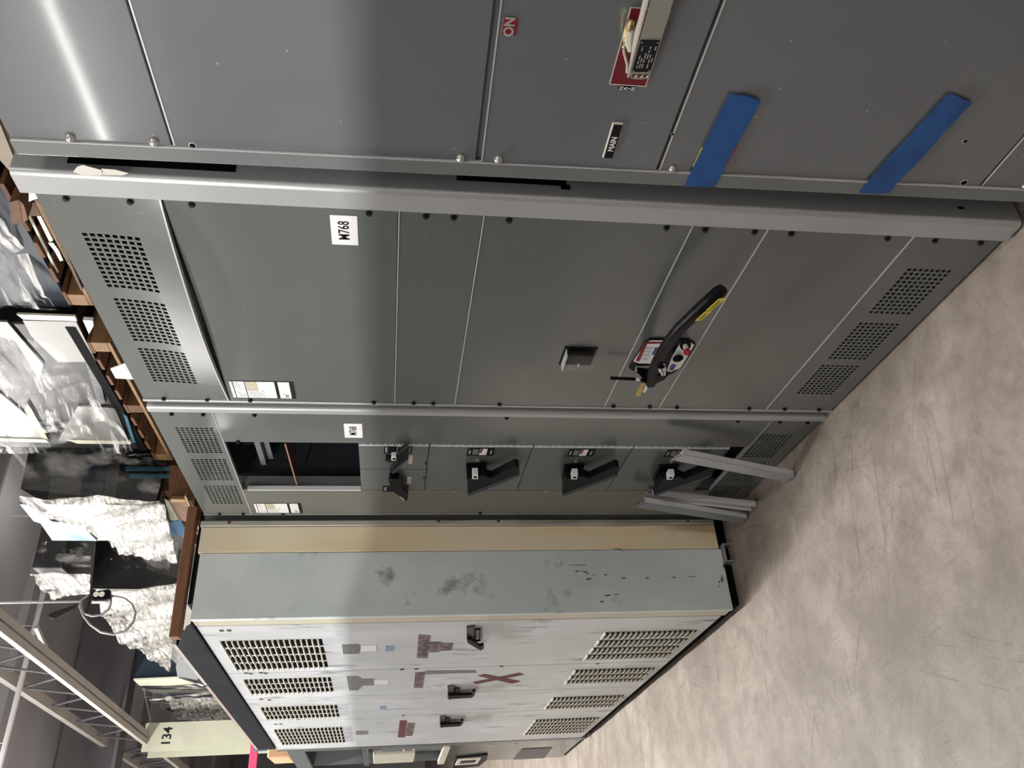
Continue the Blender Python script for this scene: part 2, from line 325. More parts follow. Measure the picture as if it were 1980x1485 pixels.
def text(body, size, mt, parent, s, z, d, name='lettering', depth=0.0004, sx=1.0, axis='x', bold=0.0, center=True, spacing=1.0):
    """lettering on a face that looks out along +d; reading direction -s (axis x)"""
    c = bpy.data.curves.new('t', 'FONT'); c.body = body; c.size = size; c.extrude = depth; c.offset = bold; c.space_character = spacing
    c.space_line = 0.8
    c.align_x = 'CENTER' if center else 'LEFT'; c.align_y = 'CENTER'; c.resolution_u = 3
    t = bpy.data.objects.new('t', c); col.objects.link(t)
    dg = bpy.context.evaluated_depsgraph_get(); me = bpy.data.meshes.new_from_object(t.evaluated_get(dg))
    bpy.data.objects.remove(t); bpy.data.curves.remove(c)
    M = Matrix(((-sx, 0, 0, s), (0, 0, 1, d), (0, 1, 0, z), (0, 0, 0, 1)))
    me.transform(M); me.name = name; me.materials.clear(); me.materials.append(mt)
    o = bpy.data.objects.new(name, me); col.objects.link(o); o.parent = parent; return o

def plate_with_holes(mb, s0, s1, z0, z1, d, thk, holes, warp=None):
    """sheet with true square holes; holes = list of (s0,s1,z0,z1) on grids"""
    S = sorted(set([s0, s1] + [round(x, 5) for hh in holes for x in hh[:2]])); Z = sorted(set([z0, z1] + [round(x, 5) for hh in holes for x in hh[2:]]))
    hs = set((round(a, 5), round(c, 5)) for a, b, c, e in holes)
    vf = {}; vb = {}
    def V(i, j, back):
        dct = vb if back else vf
        if (i, j) not in dct:
            dd = d - (thk if back else 0); off = warp(S[i], Z[j]) if warp else 0
            dct[(i, j)] = mb.bm.verts.new((S[i], dd + off, Z[j]))
        return dct[(i, j)]
    n, m_ = len(S) - 1, len(Z) - 1
    solid = lambda i, j: 0 <= i < n and 0 <= j < m_ and (S[i], Z[j]) not in hs
    for i in range(n):
        for j in range(m_):
            if not solid(i, j): continue
            mb.bm.faces.new((V(i, j, 0), V(i + 1, j, 0), V(i + 1, j + 1, 0), V(i, j + 1, 0)))
            for di, dj, a, b in ((-1, 0, (i, j), (i, j + 1)), (1, 0, (i + 1, j), (i + 1, j + 1)), (0, -1, (i, j), (i + 1, j)), (0, 1, (i, j + 1), (i + 1, j + 1))):
                if not solid(i + di, j + dj): mb.bm.faces.new((V(*a, 0), V(*b, 0), V(*b, 1), V(*a, 1)))
    return mb
def vent_holes(s0, s1, z0, z1, ns=12, nz=8):
    ps = (s1 - s0) / (ns - 0.36); pz = (z1 - z0) / (nz - 0.32); out = []
    for i in range(ns):
        for j in range(nz):
            a = s0 + i * ps; c = z0 + j * pz; out.append((round(a, 5), round(a + ps * 0.64, 5), round(c, 5), round(c + pz * 0.68, 5)))
    return out

def shell(parent, s0, s1, z0, z1, depth, mt=SHELL, t=0.003, d=-0.02):
    b = MB(); b.box(s0, s0 + t, -depth, d, z0, z1); b.box(s1 - t, s1, -depth, d, z0, z1)
    b.box(s0 + t, s1 - t, -depth, d, z1 - t, z1); b.box(s0 + t, s1 - t, -depth, d, z0, z0 + t); b.box(s0 + t, s1 - t, -depth, -depth + t, z0 + t, z1 - t)
    return b.build('enclosure_shell', mt, parent)

_hex = None
def bolt(parent, s, z, d, r=0.006, name='bolt', mt=None, h=0.008):
    """one black hex bolt; the mesh is shared"""
    global _hex
    if _hex is None:
        b = MB(); b.cyl((0, 0, 0), (0, 0.0015, 0), 1.35 * 0.006, 14); b.cyl((0, 0.0015, 0), (0, 0.007, 0), 0.006, 6); b.cyl((0, 0.007, 0), (0, 0.0078, 0), 0.0045, 6)
        o = b.build(name, BLACKM, parent); _hex = o.data
    else:
        o = bpy.data.objects.new(name, _hex); col.objects.link(o); o.parent = parent
    o.location = (s, d, z); return o
_dome = None
def dome_screw(parent, s, z, d, sc=1.0):
    global _dome
    if _dome is None:
        b = MB(); b.tube([(0, 0, 0), (0, 0.004, 0), (0, 0.008, 0), (0, 0.0105, 0), (0, 0.0115, 0)], [0.0095, 0.0098, 0.008, 0.005, 0.001], 14)
        b.box(-0.007, 0.007, 0.0095, 0.0118, -0.0008, 0.0008)
        o = b.build('screw', ZINC, parent); _dome = o.data
    else:
        o = bpy.data.objects.new('screw', _dome); col.objects.link(o); o.parent = parent
    o.location = (s, d, z); o.scale = (sc,) * 3; return o
def hole(parent, s, z, d, r=0.006):
    b = MB(); b.tube([(s, d - 0.001, z), (s, d + 0.0008, z)], r * 1.3, 12); o = b.build('screw_hole', EDGE, parent)
    b = MB(); b.tube([(s, d + 0.0008, z), (s, d + 0.0012, z)], r, 12); b.build('hole_core', VOID, o)
def lines(s0, s1, z0, z1, d, rows, mt, parent, fill=0.55, name='printed_lines', gap=0.5, seed=1):
    """rows of fine print as raised ink (words unreadable in the photo)"""
    rr = random.Random(seed); b = MB(); dz = (z1 - z0) / rows
    for k in range(rows):
        z = z1 - (k + 0.5) * dz; x = s1
        while x > s0:
            wd = rr.uniform(0.06, 0.25) * (s1 - s0)
            if rr.random() < fill + 0.3: b.box(max(s0, x - wd), x, d, d + 0.0003, z - dz * gap / 2, z + dz * gap / 2)
            x -= wd + 0.02 * (s1 - s0) + 0.001
    return b.build(name, mt, parent)

# ------------------------------------------------------------------ building
b = MB(); b.box(-22, 9, -6, 36, -0.1, 0.0); fl = struct(b.build('floor', FLOOR))
BD = 0.0
b = MB(); b.box(-22, 9, -6, 36, 6.75, 6.85); struct(b.build('ceiling', CEIL))
for nm, bx in (('wall_right', (9, 9.1, -6, 36, 0, 6.85)), ('wall_left', (-22.1, -22, -6, 36, 0, 6.85)), ('wall_far', (-22, 9, 36, 36.1, 0, 6.85)), ('wall_back', (-22, 9, -6.1, -6, 0, 6.85))):
    b = MB(); b.box(*bx); struct(b.build(nm, WALL))
# ribs between the roof boards
cr = None
YW = [7.2, 9.0, 10.8, 12.6, 15.2, 17.4, 19.8, 22.4, 25.2, 28.2, 31.4]
for k, y in enumerate(YW):
    b = MB(); b.bar((-8, y - 0.32, 6.69), (9, y + 0.36, 6.69), 0.06, 0.12); o = struct(b.build('trim_%d' % (k + 1), WALL if k % 2 else CEILD))

# ceiling lamps (strip fixtures, added lamps included; the light itself is set at the top)
for i, (x, y, z, p) in enumerate(LAMPS):
    b = MB(); b.box(-0.08, 0.08, -1.3, 1.3, 0.005, 0.06); b.bevel(0.008); f = b.build('lamp_housing', WHITE)
    e = bpy.data.objects.new('strip_light', None); col.objects.link(e); e.location = (x, y, z); e.rotation_euler = (0, 0, 0.03)
    ri = [q[1] for q in LAMPS if int(q[0]) == int(x)].index(y)
    tag(e, 'white strip light %s, %s from the near end' % (ROWS[int(x)], ['first', 'second', 'third', 'fourth', 'fifth'][ri]), 'ceiling light', 'strip lights under the ceiling'); f.parent = e
    b = MB(); b.tube([(0, -1.2, 0.06), (0, -1.2, 6.75 - z)], 0.006, 6); b.build('hanger', PIPE, e)
    b = MB(); b.tube([(0, 1.2, 0.06), (0, 1.2, 6.75 - z)], 0.006, 6); b.build('hanger', PIPE, e)

# ================================================================== CABINET 0 : near cabinet with lever
F0 = Fr(1.262, 0.0, 0, 0.0115)
F0.O = Vector((1.262, 0.28, 0))
sw0 = F0.thing('switchboard_cabinet', 'slate grey switchboard cabinet nearest the camera with two blue tape strips', 'electrical cabinet')
SE = 1.262 - 0.28; SF = 1.306 - 0.28
shell(sw0, 0.0, SF - 0.012, 0.0, 2.285, 0.95, SHELL, d=-0.03)
z0s = [0.03, 0.212, 0.974, 1.364, 1.979, 2.283]
gaps = [0.0, 0.0025, 0.004, 0.006, 0.0025, 0]
for za, zb in [(z - 0.03, z + 0.03) for z in (0.212, 0.974, 1.364, 1.979)] + [(0.0, 0.05), (2.26, 2.285)]: b = MB(); b.box(0.0, SE, -0.028, -0.012, za, zb); b.build('frame_rail', SHELL, sw0)
for i in range(5):
    za = z0s[i] + gaps[i]; zb = z0s[i + 1] - gaps[i + 1]
    b = MB(); b.box(0.002, SE - 0.001, -0.012, 0.0 if i != 2 else 0.002, za, zb); b.bevel(0.0018, 2)
    b.build(['kick_panel', 'lower_panel', 'lever_door', 'upper_panel', 'top_panel'][i], GREYB, sw0)
# thin bright folded edges along the seams
for da, db, za, zb in ((-0.003, 0.0012, 1.979 - 0.0055, 1.979 - 0.0022), (0.0, 0.0032, 1.3555, 1.358), (-0.002, 0.0012, 0.968, 0.9712), (-0.002, 0.0012, 0.206, 0.209)):
    b = MB(); b.box(0.0, SE - 0.002, da, db, za, zb); b.build('seam_edge', EDGE, sw0)
# rounded corner post
def post_profile(s0, s1, d0, dback, r, nseg=6, fars=True):
    pts = [(s0, dback), (s0, d0)]
    if fars: pts += [(s1 - r + r * math.sin(a), d0 - r + r * math.cos(a)) for a in [i * math.pi / 2 / nseg for i in range(nseg + 1)]]
    pts += [(s1, dback)]
    return pts
b = MB(); b.prism(post_profile(SE + 0.002, SF, 0.004, -0.05, 0.006, 4), 0.012, 2.285, 'z'); 
b.build('corner_post', FRAME, sw0)
b = MB(); b.box(SE + 0.0, SE + 0.0018, -0.004, 0.0052, 0.02, 2.283); b.build('post_lip', EDGE, sw0)
b = MB(); b.box(SF - 0.004, SF + 0.012, -0.09, -0.055, 0.02, 2.28); b.build('side_flange', SHELL, sw0)
def on0(u, v, d=0.0): return F0.px(u, v, d)
for (u, v) in ((124, 263), (286, 271), (880, 303), (953, 305), (1290, 323), (1973, 357)):
    s, z = on0(u, v); dome_screw(sw0, s, z, 0.0005, 0.95 if u < 1200 else 0.8)
for (u, v, r) in ((361, 280, 0.006), (1227, 320, 0.006), (1855, 352, 0.007), (1858, 272, 0.005), (1307, 39, 0.0025), (1291, 258, 0.003)):
    s, z = on0(u, v); hole(sw0, s, z, 0.0005, r)
def quadprism(Fx, pts, d0, d1, name, mt, parent, label=None):
    P = [Fx.px(u, v, d1) for u, v in pts]; b = MB(); b.prism(P, d0, d1); return b.build(name, mt, parent, label, smooth=False)
# ON sticker
s0, za = on0(965, 31); s1, zb = on0(989, 66)
b = MB(); b.box(s0, s1, 0.002, 0.0034, zb, za); b.bevel(0.0008); o = b.build('on_sticker', RED, sw0, 'red sticker reading ON')
text('ON', 0.025, INKG, o, (s0 + s1) / 2, (za + zb) / 2, 0.0037, bold=0.0006)
# red lever plate with pale rim
sa, zt = on0(1207, 31); sb, zl = on0(1242, 162)
zl += 0.004
b = MB(); b.box(sa - 0.02, sb + 0.003, 0.002, 0.0045, zl - 0.003, zt + 0.001); b.build('lever_plate_rim', OFFW, sw0)
b = MB(); b.box(sa - 0.02, sb, 0.0045, 0.0055, zl, zt); b.build('lever_plate', DRED, sw0, 'dark red plate behind the lever')
o = quadprism(F0, ((1190, 161), (1221, 164), (1218, 175), (1187, 172)), 0.002, 0.0035, 'main_tag', INK, sw0, 'tiny black tag reading MAIN downwards')
sm, zm = on0(1204, 168)
for k, ch in enumerate('MAIN'): text(ch, 0.0105, WHITE, o, sm, zm + 0.0115 - k * 0.0077, 0.0037, bold=0.0002)
s0, za = on0(1176, 233); s1, zb = on0(1173, 302)
b = MB(); b.box(s0, s1, 0.002, 0.006, zb - 0.001, za + 0.001); b.bevel(0.001); o = b.build('main_nameplate', OFFW, sw0, 'black nameplate reading MAIN with a pale bevelled rim')
b = MB(); b.box(s0 + 0.004, s1 - 0.001, 0.006, 0.0066, zb, za - 0.002); b.build('nameplate_face', INK, o)
text('MAIN', 0.0165, WHITE, o, s0 + 0.056, (za + zb) / 2 - 0.002, 0.0068, bold=0.0003)
# tape strips (torn ends), running over the seam onto the post
def tape(pts, name, label, dd):
    P = [F0.px(u, v, dd) for u, v in pts]; b = MB(); b.prism(P, dd - 0.0006, dd); o = b.build(name, BLUE, sw0, label, smooth=False); return o
tape([(1401, 183), (1408, 182), (1416, 184), (1424, 183), (1430, 185), (1436, 184), (1444, 188), (1452, 190), (1463, 196), (1456, 210), (1436, 245), (1414, 283), (1398, 312), (1388, 333), (1373, 361), (1344, 361), (1313, 360), (1334, 317), (1357, 271), (1380, 225)],
     'tape_strip', 'blue masking tape strip over a coloured label', 0.0062)
tape([(1825, 183), (1833, 182), (1844, 185), (1853, 192), (1862, 194), (1874, 198), (1858, 213), (1836, 238), (1812, 262), (1790, 288), (1762, 318), (1727, 352), (1711, 373), (1690, 375), (1651, 373), (1668, 352), (1705, 310), (1748, 266), (1797, 213)],
     'tape_strip', 'blue masking tape strip lowest on the near cabinet', 0.0062)
# label peeping out from under the upper tape: yellow edge above, red edge below
quadprism(F0, ((1347, 285), (1375, 285), (1358, 322), (1330, 322)), 0.0022, 0.0034, 'covered_label', YEL, sw0, 'yellow label edge showing beside the tape')
quadprism(F0, ((1396, 285), (1419, 279), (1391, 329), (1368, 329)), 0.0022, 0.0036, 'covered_label', REDB, sw0, 'red label edge showing beside the tape')
# lever: beige bar with black rating plate, brass linkage behind
P1 = Vector(F0.p3(1226, 153, 0.055)); P0 = Vector(F0.p3(1292, -60, 0.10))
t = (P0 - P1).normalized()
zz = Vector((0, 0, 1)); nrm = t.cross(zz).normalized()
if nrm.y < 0: nrm = -nrm
up = nrm.cross(t).normalized(); up = up if up.z > 0 else -up
lever = MB()
L = (P0 - P1).length; W2 = 0.0182
prof = [(-0.0, -W2 + 0.010), (0.003, -W2 + 0.003), (0.010, -W2), (L, -W2), (L, W2), (0.010, W2), (0.003, W2 - 0.003), (0.0, W2 - 0.010)]
fr = [lever.bm.verts.new(P1 + t * a + up * c) for a, c in prof]; bk = [lever.bm.verts.new(P1 + t * a + up * c - nrm * 0.0035) for a, c in prof]
lever.bm.faces.new(fr); lever.bm.faces.new(bk[::-1])
for i in range(8): lever.bm.faces.new((fr[i], bk[i], bk[(i + 1) % 8], fr[(i + 1) % 8]))
lv = lever.build('lever', BEIGESHADE, sw0, 'beige lever arm with its shaded front coloured darker and a black rating plate', smooth=False)  # front darker than top flange: the fall of light put into colour
b = MB()
q = [(0.06, 0.0), (0.075, 0.008), (0.10, 0.012), (L, 0.026), (L, 0.0)]
a = [b.bm.verts.new(P1 + t * (x - 0.055) + up * (W2 + 0.0006) + nrm * 0.0005) for x, y in q[:0]]
flp = [(0.004, 0.0), (0.03, 0.006), (0.09, 0.026), (0.13, 0.022), (L, 0.028), (L, 0.0)]
for o1, o2 in ((0.0005, 0.0035),):
    A1 = [b.bm.verts.new(P1 + t * x + up * (W2 + o1 + 0.004 * x / L) - nrm * y) for x, y in flp]; A2 = [b.bm.verts.new(P1 + t * x + up * (W2 + o2 + 0.004 * x / L) - nrm * y) for x, y in flp]
    b.bm.faces.new(A1); b.bm.faces.new(A2[::-1])
    for i in range(6): b.bm.faces.new((A1[i], A2[i], A2[(i + 1) % 6], A1[(i + 1) % 6]))
b.build('lever_top_flange', BEIGE, lv, 'beige flange coloured paler as the lit top side', smooth=False)
def on_lever(x, c, off): return P1 + t * x + up * c + nrm * off
def lever_plate(x0, x1, c0, c1, o0, o1, name, mt, par):
    b = MB(); v = [b.bm.verts.new(on_lever(x, c, o)) for x in (x0, x1) for c in (c0, c1) for o in (o0, o1)]
    for f in ((0, 1, 3, 2), (4, 6, 7, 5), (0, 4, 5, 1), (2, 3, 7, 6), (0, 2, 6, 4), (1, 5, 7, 3)): b.bm.faces.new([v[i] for i in f])
    return b.build(name, mt, par, smooth=False)
rp = lever_plate(0.022, 0.100, -0.0165, 0.0165, 0.0004, 0.0018, 'rating_plate', INK, lv)
for x, c in ((0.0255, -0.0140), (0.0255, 0.0140), (0.0965, -0.0140), (0.0965, 0.0140)):
    b = MB(); b.cyl(on_lever(x, c, 0.0018), on_lever(x, c, 0.0028), 0.0014, 8); b.build('rivet', CHROME, lv)
b = MB(); rr = random.Random(3)
for k in range(6):
    c = 0.009 - k * 0.0046; x = 0.032
    while x < 0.088:
        wd = rr.uniform(0.005, 0.014)
        if rr.random() < 0.7:
            v = [b.bm.verts.new(on_lever(xx, cc, 0.0021)) for xx, cc in ((x, c), (min(x + wd, 0.087), c), (min(x + wd, 0.087), c + 0.0022), (x, c + 0.0022))]; b.bm.faces.new(v)
        x += wd + 0.003
b.build('printed_lines', INKG, lv)
for c in (-0.0108, 0.0, 0.0108):
    b = MB(); b.cyl(on_lever(0.010, c, 0.0002), on_lever(0.010, c, 0.0010), 0.0038, 14); b.build('lever_hole', DRED, lv)
    b = MB(); b.tube([on_lever(0.010 + 0.0042 * math.cos(a), c + 0.0042 * math.sin(a), 0.0009) for a in [math.pi * (0.75 + i * 0.1) for i in range(9)]], 0.0007, 5); b.build('hole_rim', CHROME, lv)
def pz(u, v, d): return F0.p3(u, v, d)
b = MB(); b.tube([pz(1212, 38, 0.02), pz(1208, 60, 0.026), pz(1202, 88, 0.02)], [0.008, 0.0095, 0.007], 10); b.build('brass_link', BRASS, sw0)
for u, v, d, r in ((1212, 43, 0.03, 0.006), (1200, 88, 0.03, 0.006), (1207, 78, 0.035, 0.0055), (1209, 92, 0.04, 0.005)):
    b = MB(); b.sphere(pz(u, v, d), r, 12); b.build('pivot_pin', BRASS, sw0)
b = MB(); b.tube([pz(1198, 94, 0.02), pz(1199, 103, 0.02), pz(1205, 125, 0.03), pz(1204, 140, 0.03)], 0.0028, 6); b.build('latch_spring', BEIGE, sw0)
b = MB(); b.tube([pz(1212, 60, 0.036), pz(1209, 80, 0.04), pz(1211, 100, 0.05)], [0.006, 0.009, 0.004], 8); b.build('latch_arm', BEIGE, sw0)

# ================================================================== BAY 1
D1 = 1.267
F1 = Fr(D1, 1.375); Y0 = 1.375
sec1 = F1.thing('switchboard_section', 'wide grey switchboard section with a long black operating handle and a bowed top vent panel', 'electrical cabinet')
sp, se = 1.453 - Y0, 2.376 - Y0          # panels
shell(sec1, 0.012, 2.418 - Y0, 0.0, 2.284, 1.0, d=-0.06)
ZS = [0.0, 0.250, 0.632, 0.822, 1.322, 1.5155, 2.0265, 2.286]
for z in ZS[1:-1]: b = MB(); b.box(sp + 0.013, se - 0.013, -0.03, -0.012, z - 0.022, z + 0.022); b.build('frame_rail', SHELL, sec1)
for a, c in ((sp - 0.02, sp + 0.012), (se - 0.012, se + 0.03)): b = MB(); b.box(a, c, -0.032, -0.012, 0.0, 2.28); b.build('frame_stile', SHELL, sec1)
nm = ['vent_panel', 'lower_panel', 'handle_panel', 'door_panel', 'blank_panel', 'upper_panel', 'vent_panel']
for i in range(7):
    za, zb = ZS[i] + (0.0022 if i else 0.012), ZS[i + 1] - 0.0022
    b = MB()
    if i in (0, 6):
        hs = []
        for a, c in ((1.578, 1.786), (1.834, 2.036), (2.074, 2.262)):
            hs += vent_holes(a - Y0, c - Y0, (0.064 if i == 0 else 2.102), (0.190 if i == 0 else 2.228))
        if i == 6:
            wf = lambda s, z: 0.034 * max(0, math.sin(math.pi * (s - sp) / (se - sp))) ** 0.8 * max(0, 1 - (z - 2.028) / 0.22) ** 2
            zl = [2.028 + 0.012 * k for k in range(6)]
            hs2 = hs
            plate_with_holes(b, sp, se, za, zb, 0.0, 0.0025, hs, wf)
            b.build('vent_panel', GREY, sec1)
            # returned lower lip of the bowed panel
            b = MB(); n = 36
            for k in range(n):
                x0 = sp + (se - sp) * k / n; x1 = sp + (se - sp) * (k + 1) / n; w0 = wf(x0, za); w1 = wf(x1, za)
                vs = [b.bm.verts.new(p) for p in ((x0, w0 + 0.0006, za), (x1, w1 + 0.0006, za), (x1, w1 + 0.0006, za + 0.004), (x0, w0 + 0.0006, za + 0.004), (x0, w0 - 0.014, za), (x1, w1 - 0.014, za), (x1, w1 - 0.014, za + 0.002), (x0, w0 - 0.014, za + 0.002))]
                for f in ((0, 1, 2, 3), (0, 4, 5, 1), (4, 7, 6, 5), (3, 2, 6, 7)): b.bm.faces.new([vs[j] for j in f])
            b.build('panel_lip', EDGE, sec1)
            continue
        plate_with_holes(b, sp, se, za, zb, 0.0, 0.0025, hs); b.build('vent_panel', GREY, sec1)
        b = MB(); b.box(sp, se, -0.012, 0.0, zb - 0.002, zb); b.box(sp, se, -0.012, 0.0005, zb - 0.0012, zb + 0.0006); b.build('panel_lip', EDGE, sec1)
    else:
        b.box(sp, se, -0.012, 0.0, za, zb); b.bevel(0.0018, 2); b.build(nm[i], GREY, sec1)
for z in ZS[1:-1]:
    if z < 2: b = MB(); b.box(sp, se, -0.012, 0.0012, z - 0.0022, z + 0.0008); b.build('seam_edge', EDGE, sec1)
# rounded near post, 75 mm radius front corner with flat shadow side
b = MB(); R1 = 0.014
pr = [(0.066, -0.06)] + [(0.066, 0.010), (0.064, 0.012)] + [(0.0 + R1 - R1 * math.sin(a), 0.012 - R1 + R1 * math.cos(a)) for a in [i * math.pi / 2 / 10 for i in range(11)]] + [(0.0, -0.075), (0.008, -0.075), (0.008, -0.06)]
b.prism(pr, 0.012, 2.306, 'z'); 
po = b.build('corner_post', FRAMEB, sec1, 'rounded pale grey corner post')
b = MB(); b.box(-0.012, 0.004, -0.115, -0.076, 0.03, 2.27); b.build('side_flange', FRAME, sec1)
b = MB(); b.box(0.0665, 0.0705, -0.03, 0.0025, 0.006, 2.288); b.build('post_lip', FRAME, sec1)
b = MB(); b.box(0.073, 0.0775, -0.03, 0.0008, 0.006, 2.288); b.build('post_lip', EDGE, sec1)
for za, zb in ((1.862, 2.2), (1.14, 1.39)):
    b = MB(); b.box(-0.0008, 0.002, -0.05, -0.018 if za > 1.5 else -0.030, za, zb); b.build('post_slot_shade', VOID, sec1)  # flat black strips stand for the shade in the gap beside the post
# slots in the shadow side of the post
for u, v in ((1092, 371),):
    s, z = F1.px(u, v, -0.02); b = MB(); b.box(-0.0006, 0.002, -0.034, -0.020, z - 0.012, z + 0.010); b.build('post_slot_shade', VOID, sec1)
s, z = F1.px(1848, 413, -0.03); b = MB(); b.box(-0.0006, 0.002, -0.034, -0.026, z - 0.008, z + 0.008); b.build('post_slot_shade', VOID, sec1)
# far edge of the section: thin lip then recess
b = MB(); b.box(se + 0.001, se + 0.012, -0.03, 0.003, 0.0, 2.288); b.bevel(0.002); b.build('far_lip', FRAMEB, sec1)
b = MB(); b.box(se + 0.012, 2.421 - Y0, -0.03, -0.018, 0.0, 2.286); b.build('far_recess', FRAME, sec1)
for pl_ in (((141, 324), (150, 314), (160, 311), (186, 318), (199, 322), (196, 331), (160, 331)), ((196, 318), (222, 320), (249, 327), (236, 331), (198, 330))):
    b = MB(); b.prism([F1.px(u, v, 0.0125) for u, v in [(a_, b_ + 8) for a_, b_ in pl_]], 0.0118, 0.0128); b.build('bare_paint_patch', mat('pale_primer', (0.6, 0.59, 0.53), 0.5, mottle=0.1), sec1)
# top corner gussets (white folded ears)
for (sa, sb, zt) in ((0.064, 0.165, 2.35),):
    b = MB(); b.prism([(sa - 0.03, 2.29), (sb - 0.03, 2.29), (sb - 0.005, 2.335)], -0.05, -0.046); b.build('corner_gusset', WHITE, sec1)
for u, v in ((254, 722),):
    s, z = F1.px(u, v, -0.02); b = MB(); b.prism([(s - 0.055, 2.286), (s + 0.05, 2.286), (s + 0.045, 2.35), (s - 0.012, 2.35)], -0.03, -0.027); b.build('corner_gusset', WHITE, sec1)
nearz = [2.225, 2.094, 1.966, 1.582, 1.454, 1.390, 1.262, 0.883, 0.787, 0.662, 0.568, 0.314, 0.186, 0.061]
farz = [2.223, 2.094, 1.964, 1.581, 1.454, 1.391, 1.175, 0.791, 0.665, 0.570, 0.313, 0.184, 0.058]
for z in nearz: bolt(sec1, 1.4635 - Y0, z, 0.0)
for z in farz: bolt(sec1, 2.3695 - Y0, z, 0.0)
# M768 sticker
def sticker768(par, Y, s0, s1, z0, z1, size, sq):
    b = MB(); b.box(s0 - Y, s1 - Y, 0.0002, 0.0009, z0, z1); o = b.build('number_sticker', WHITE, par, 'white sticker reading M768', smooth=False)
    text('M768', size, INK, o, (s0 + s1) / 2 - Y, (z0 + z1) / 2, 0.0012, sx=sq, bold=0.0003, spacing=1.05); return o
sticker768(sec1, Y0, 1.476, 1.580, 1.609, 1.670, 0.036, 0.80)
# data label
def data_label(par, Y, s0, s1, z0, z1):
    s0 -= Y; s1 -= Y; b = MB(); b.box(s0, s1, 0.0002, 0.0010, z0, z1); o = b.build('data_label', INK, par, 'black and white data label with a tan patch', smooth=False)
    Hh = z1 - z0
    def cell(a, c, e, f, m_, nme): bb = MB(); bb.box(a, c, 0.0010, 0.0014, z0 + Hh * e, z0 + Hh * f); return bb.build(nme, m_, o, smooth=False)
    i = 0.003
    cell(s0 + i, s1 - i, 0.955, 1.0, WHITE, 'label_heading'); cell(s0 + i, s1 - i, 0.77, 0.94, WHITE, 'label_cell'); cell(s0 + i, s1 - i, 0.30, 0.755, WHITE, 'label_cell')
    cell(s0 + i, s1 - i, 0.07, 0.25, WHITE, 'label_cell')
    bb = MB(); bb.box(s0 + i, s0 + (s1 - s0) * 0.52, 0.0014, 0.0018, z0 + Hh * 0.575, z0 + Hh * 0.75); bb.build('tan_patch', BEIGESTK, o, smooth=False)
    lines(s0 + 0.008, s1 - 0.008, z0 + Hh * 0.79, z0 + Hh * 0.925, 0.0015, 5, INKG, o, 0.4, seed=2, gap=.35)
    lines(s0 + (s1 - s0) * 0.5, s1 - 0.006, z0 + Hh * 0.48, z0 + Hh * 0.74, 0.0015, 9, INKG, o, 0.6, seed=4, gap=.35)
    lines(s0 + (s1 - s0) * 0.72, s1 - 0.010, z0 + Hh * 0.11, z0 + Hh * 0.19, 0.0015, 3, INK, o, 0.4, seed=5, gap=.6)
    return o
data_label(sec1, Y0, 2.248, 2.356, 1.822, 2.012)
# meter window: black frame box with clear cover
s0, z1 = 2.012 - Y0, 1.020; s1, z0 = 2.100 - Y0, 0.928
b = MB(); b.box(s0 - 0.006, s1 + 0.004, 0.0, 0.004, z0, z1 + 0.006); mw = b.build('meter_window', BLACK, sec1, 'small black meter under a clear cover', smooth=False)
b = MB(); b.box(s0 + 0.008, s1 - 0.030, 0.004, 0.018, z0 + 0.014, z1 - 0.010); b.bevel(0.002); b.build('meter_body', BLACK, mw)
b = MB(); b.tube([((s0 + s1) / 2 + 0.01, 0.019, 0.975), ((s0 + s1) / 2 + 0.028, 0.0195, 0.972)], [0.002, 0.0035], 8); b.build('meter_pointer', CHROME, mw)
b = MB(); b.box(s0, s1, 0.004, 0.030, z0, z1); b.bevel(0.004, 2); b.build('clear_cover', CLEAR, mw)
b = MB(); b.box(s0 + 0.001, s1 - 0.001, 0.004, 0.031, z1 - 0.001, z1 + 0.0005); b.build('cover_top_edge', EDGE, mw)

# ---- operating mechanism on handle panel
def q1(u, v, d=0.0): return F1.px(u, v, d)
outline = [(1247, 664), (1256, 657), (1332, 658), (1345, 667), (1335, 686), (1316, 712), (1301, 722), (1290, 727), (1262, 727), (1232, 722), (1216, 712), (1232, 690)]
P = [q1(u, v, 0.0065) for u, v in outline]; b = MB(); b.prism(P, 0.0, 0.0062); mech = b.build('operator_base', BLACK, sec1, 'black mechanism base with white instruction plates', smooth=False)
P = [q1(u, v, 0.008) for u, v in ((1251, 662), (1260, 659), (1292, 659), (1283, 680), (1266, 704), (1236, 703), (1225, 699), (1240, 677))]; b = MB(); b.prism(P, 0.0062, 0.0076); b.build('instruction_plate', WHITE, mech, smooth=False)
P = [q1(u, v, 0.008) for u, v in ((1318, 660), (1331, 660), (1342, 667), (1333, 685), (1315, 712), (1297, 719), (1289, 718), (1300, 690))]; b = MB(); b.prism(P, 0.0062, 0.0076); b.build('instruction_plate', WHITE, mech, smooth=False)
P = [q1(u, v, 0.008) for u, v in ((1230, 709), (1258, 708), (1253, 718), (1227, 719))]; b = MB(); b.prism(P, 0.0062, 0.0076); b.build('instruction_plate', INKG, mech, smooth=False)
P = [q1(u, v, 0.0085) for u, v in ((1246, 663), (1251, 666), (1236, 699), (1229, 698))]; b = MB(); b.prism(P, 0.0077, 0.0083); b.build('red_band', RED, mech, smooth=False)
P = [q1(u, v, 0.0085) for u, v in ((1250, 661), (1290, 661), (1289, 665), (1248, 665))]; b = MB(); b.prism(P, 0.0077, 0.0083); b.build('red_band', RED, mech, smooth=False)
P = [q1(u, v, 0.0085) for u, v in ((1267, 672), (1272, 672), (1265, 686), (1260, 686))]; b = MB(); b.prism(P, 0.0077, 0.0083); b.build('navy_stamp', NAVYINK, mech, smooth=False)
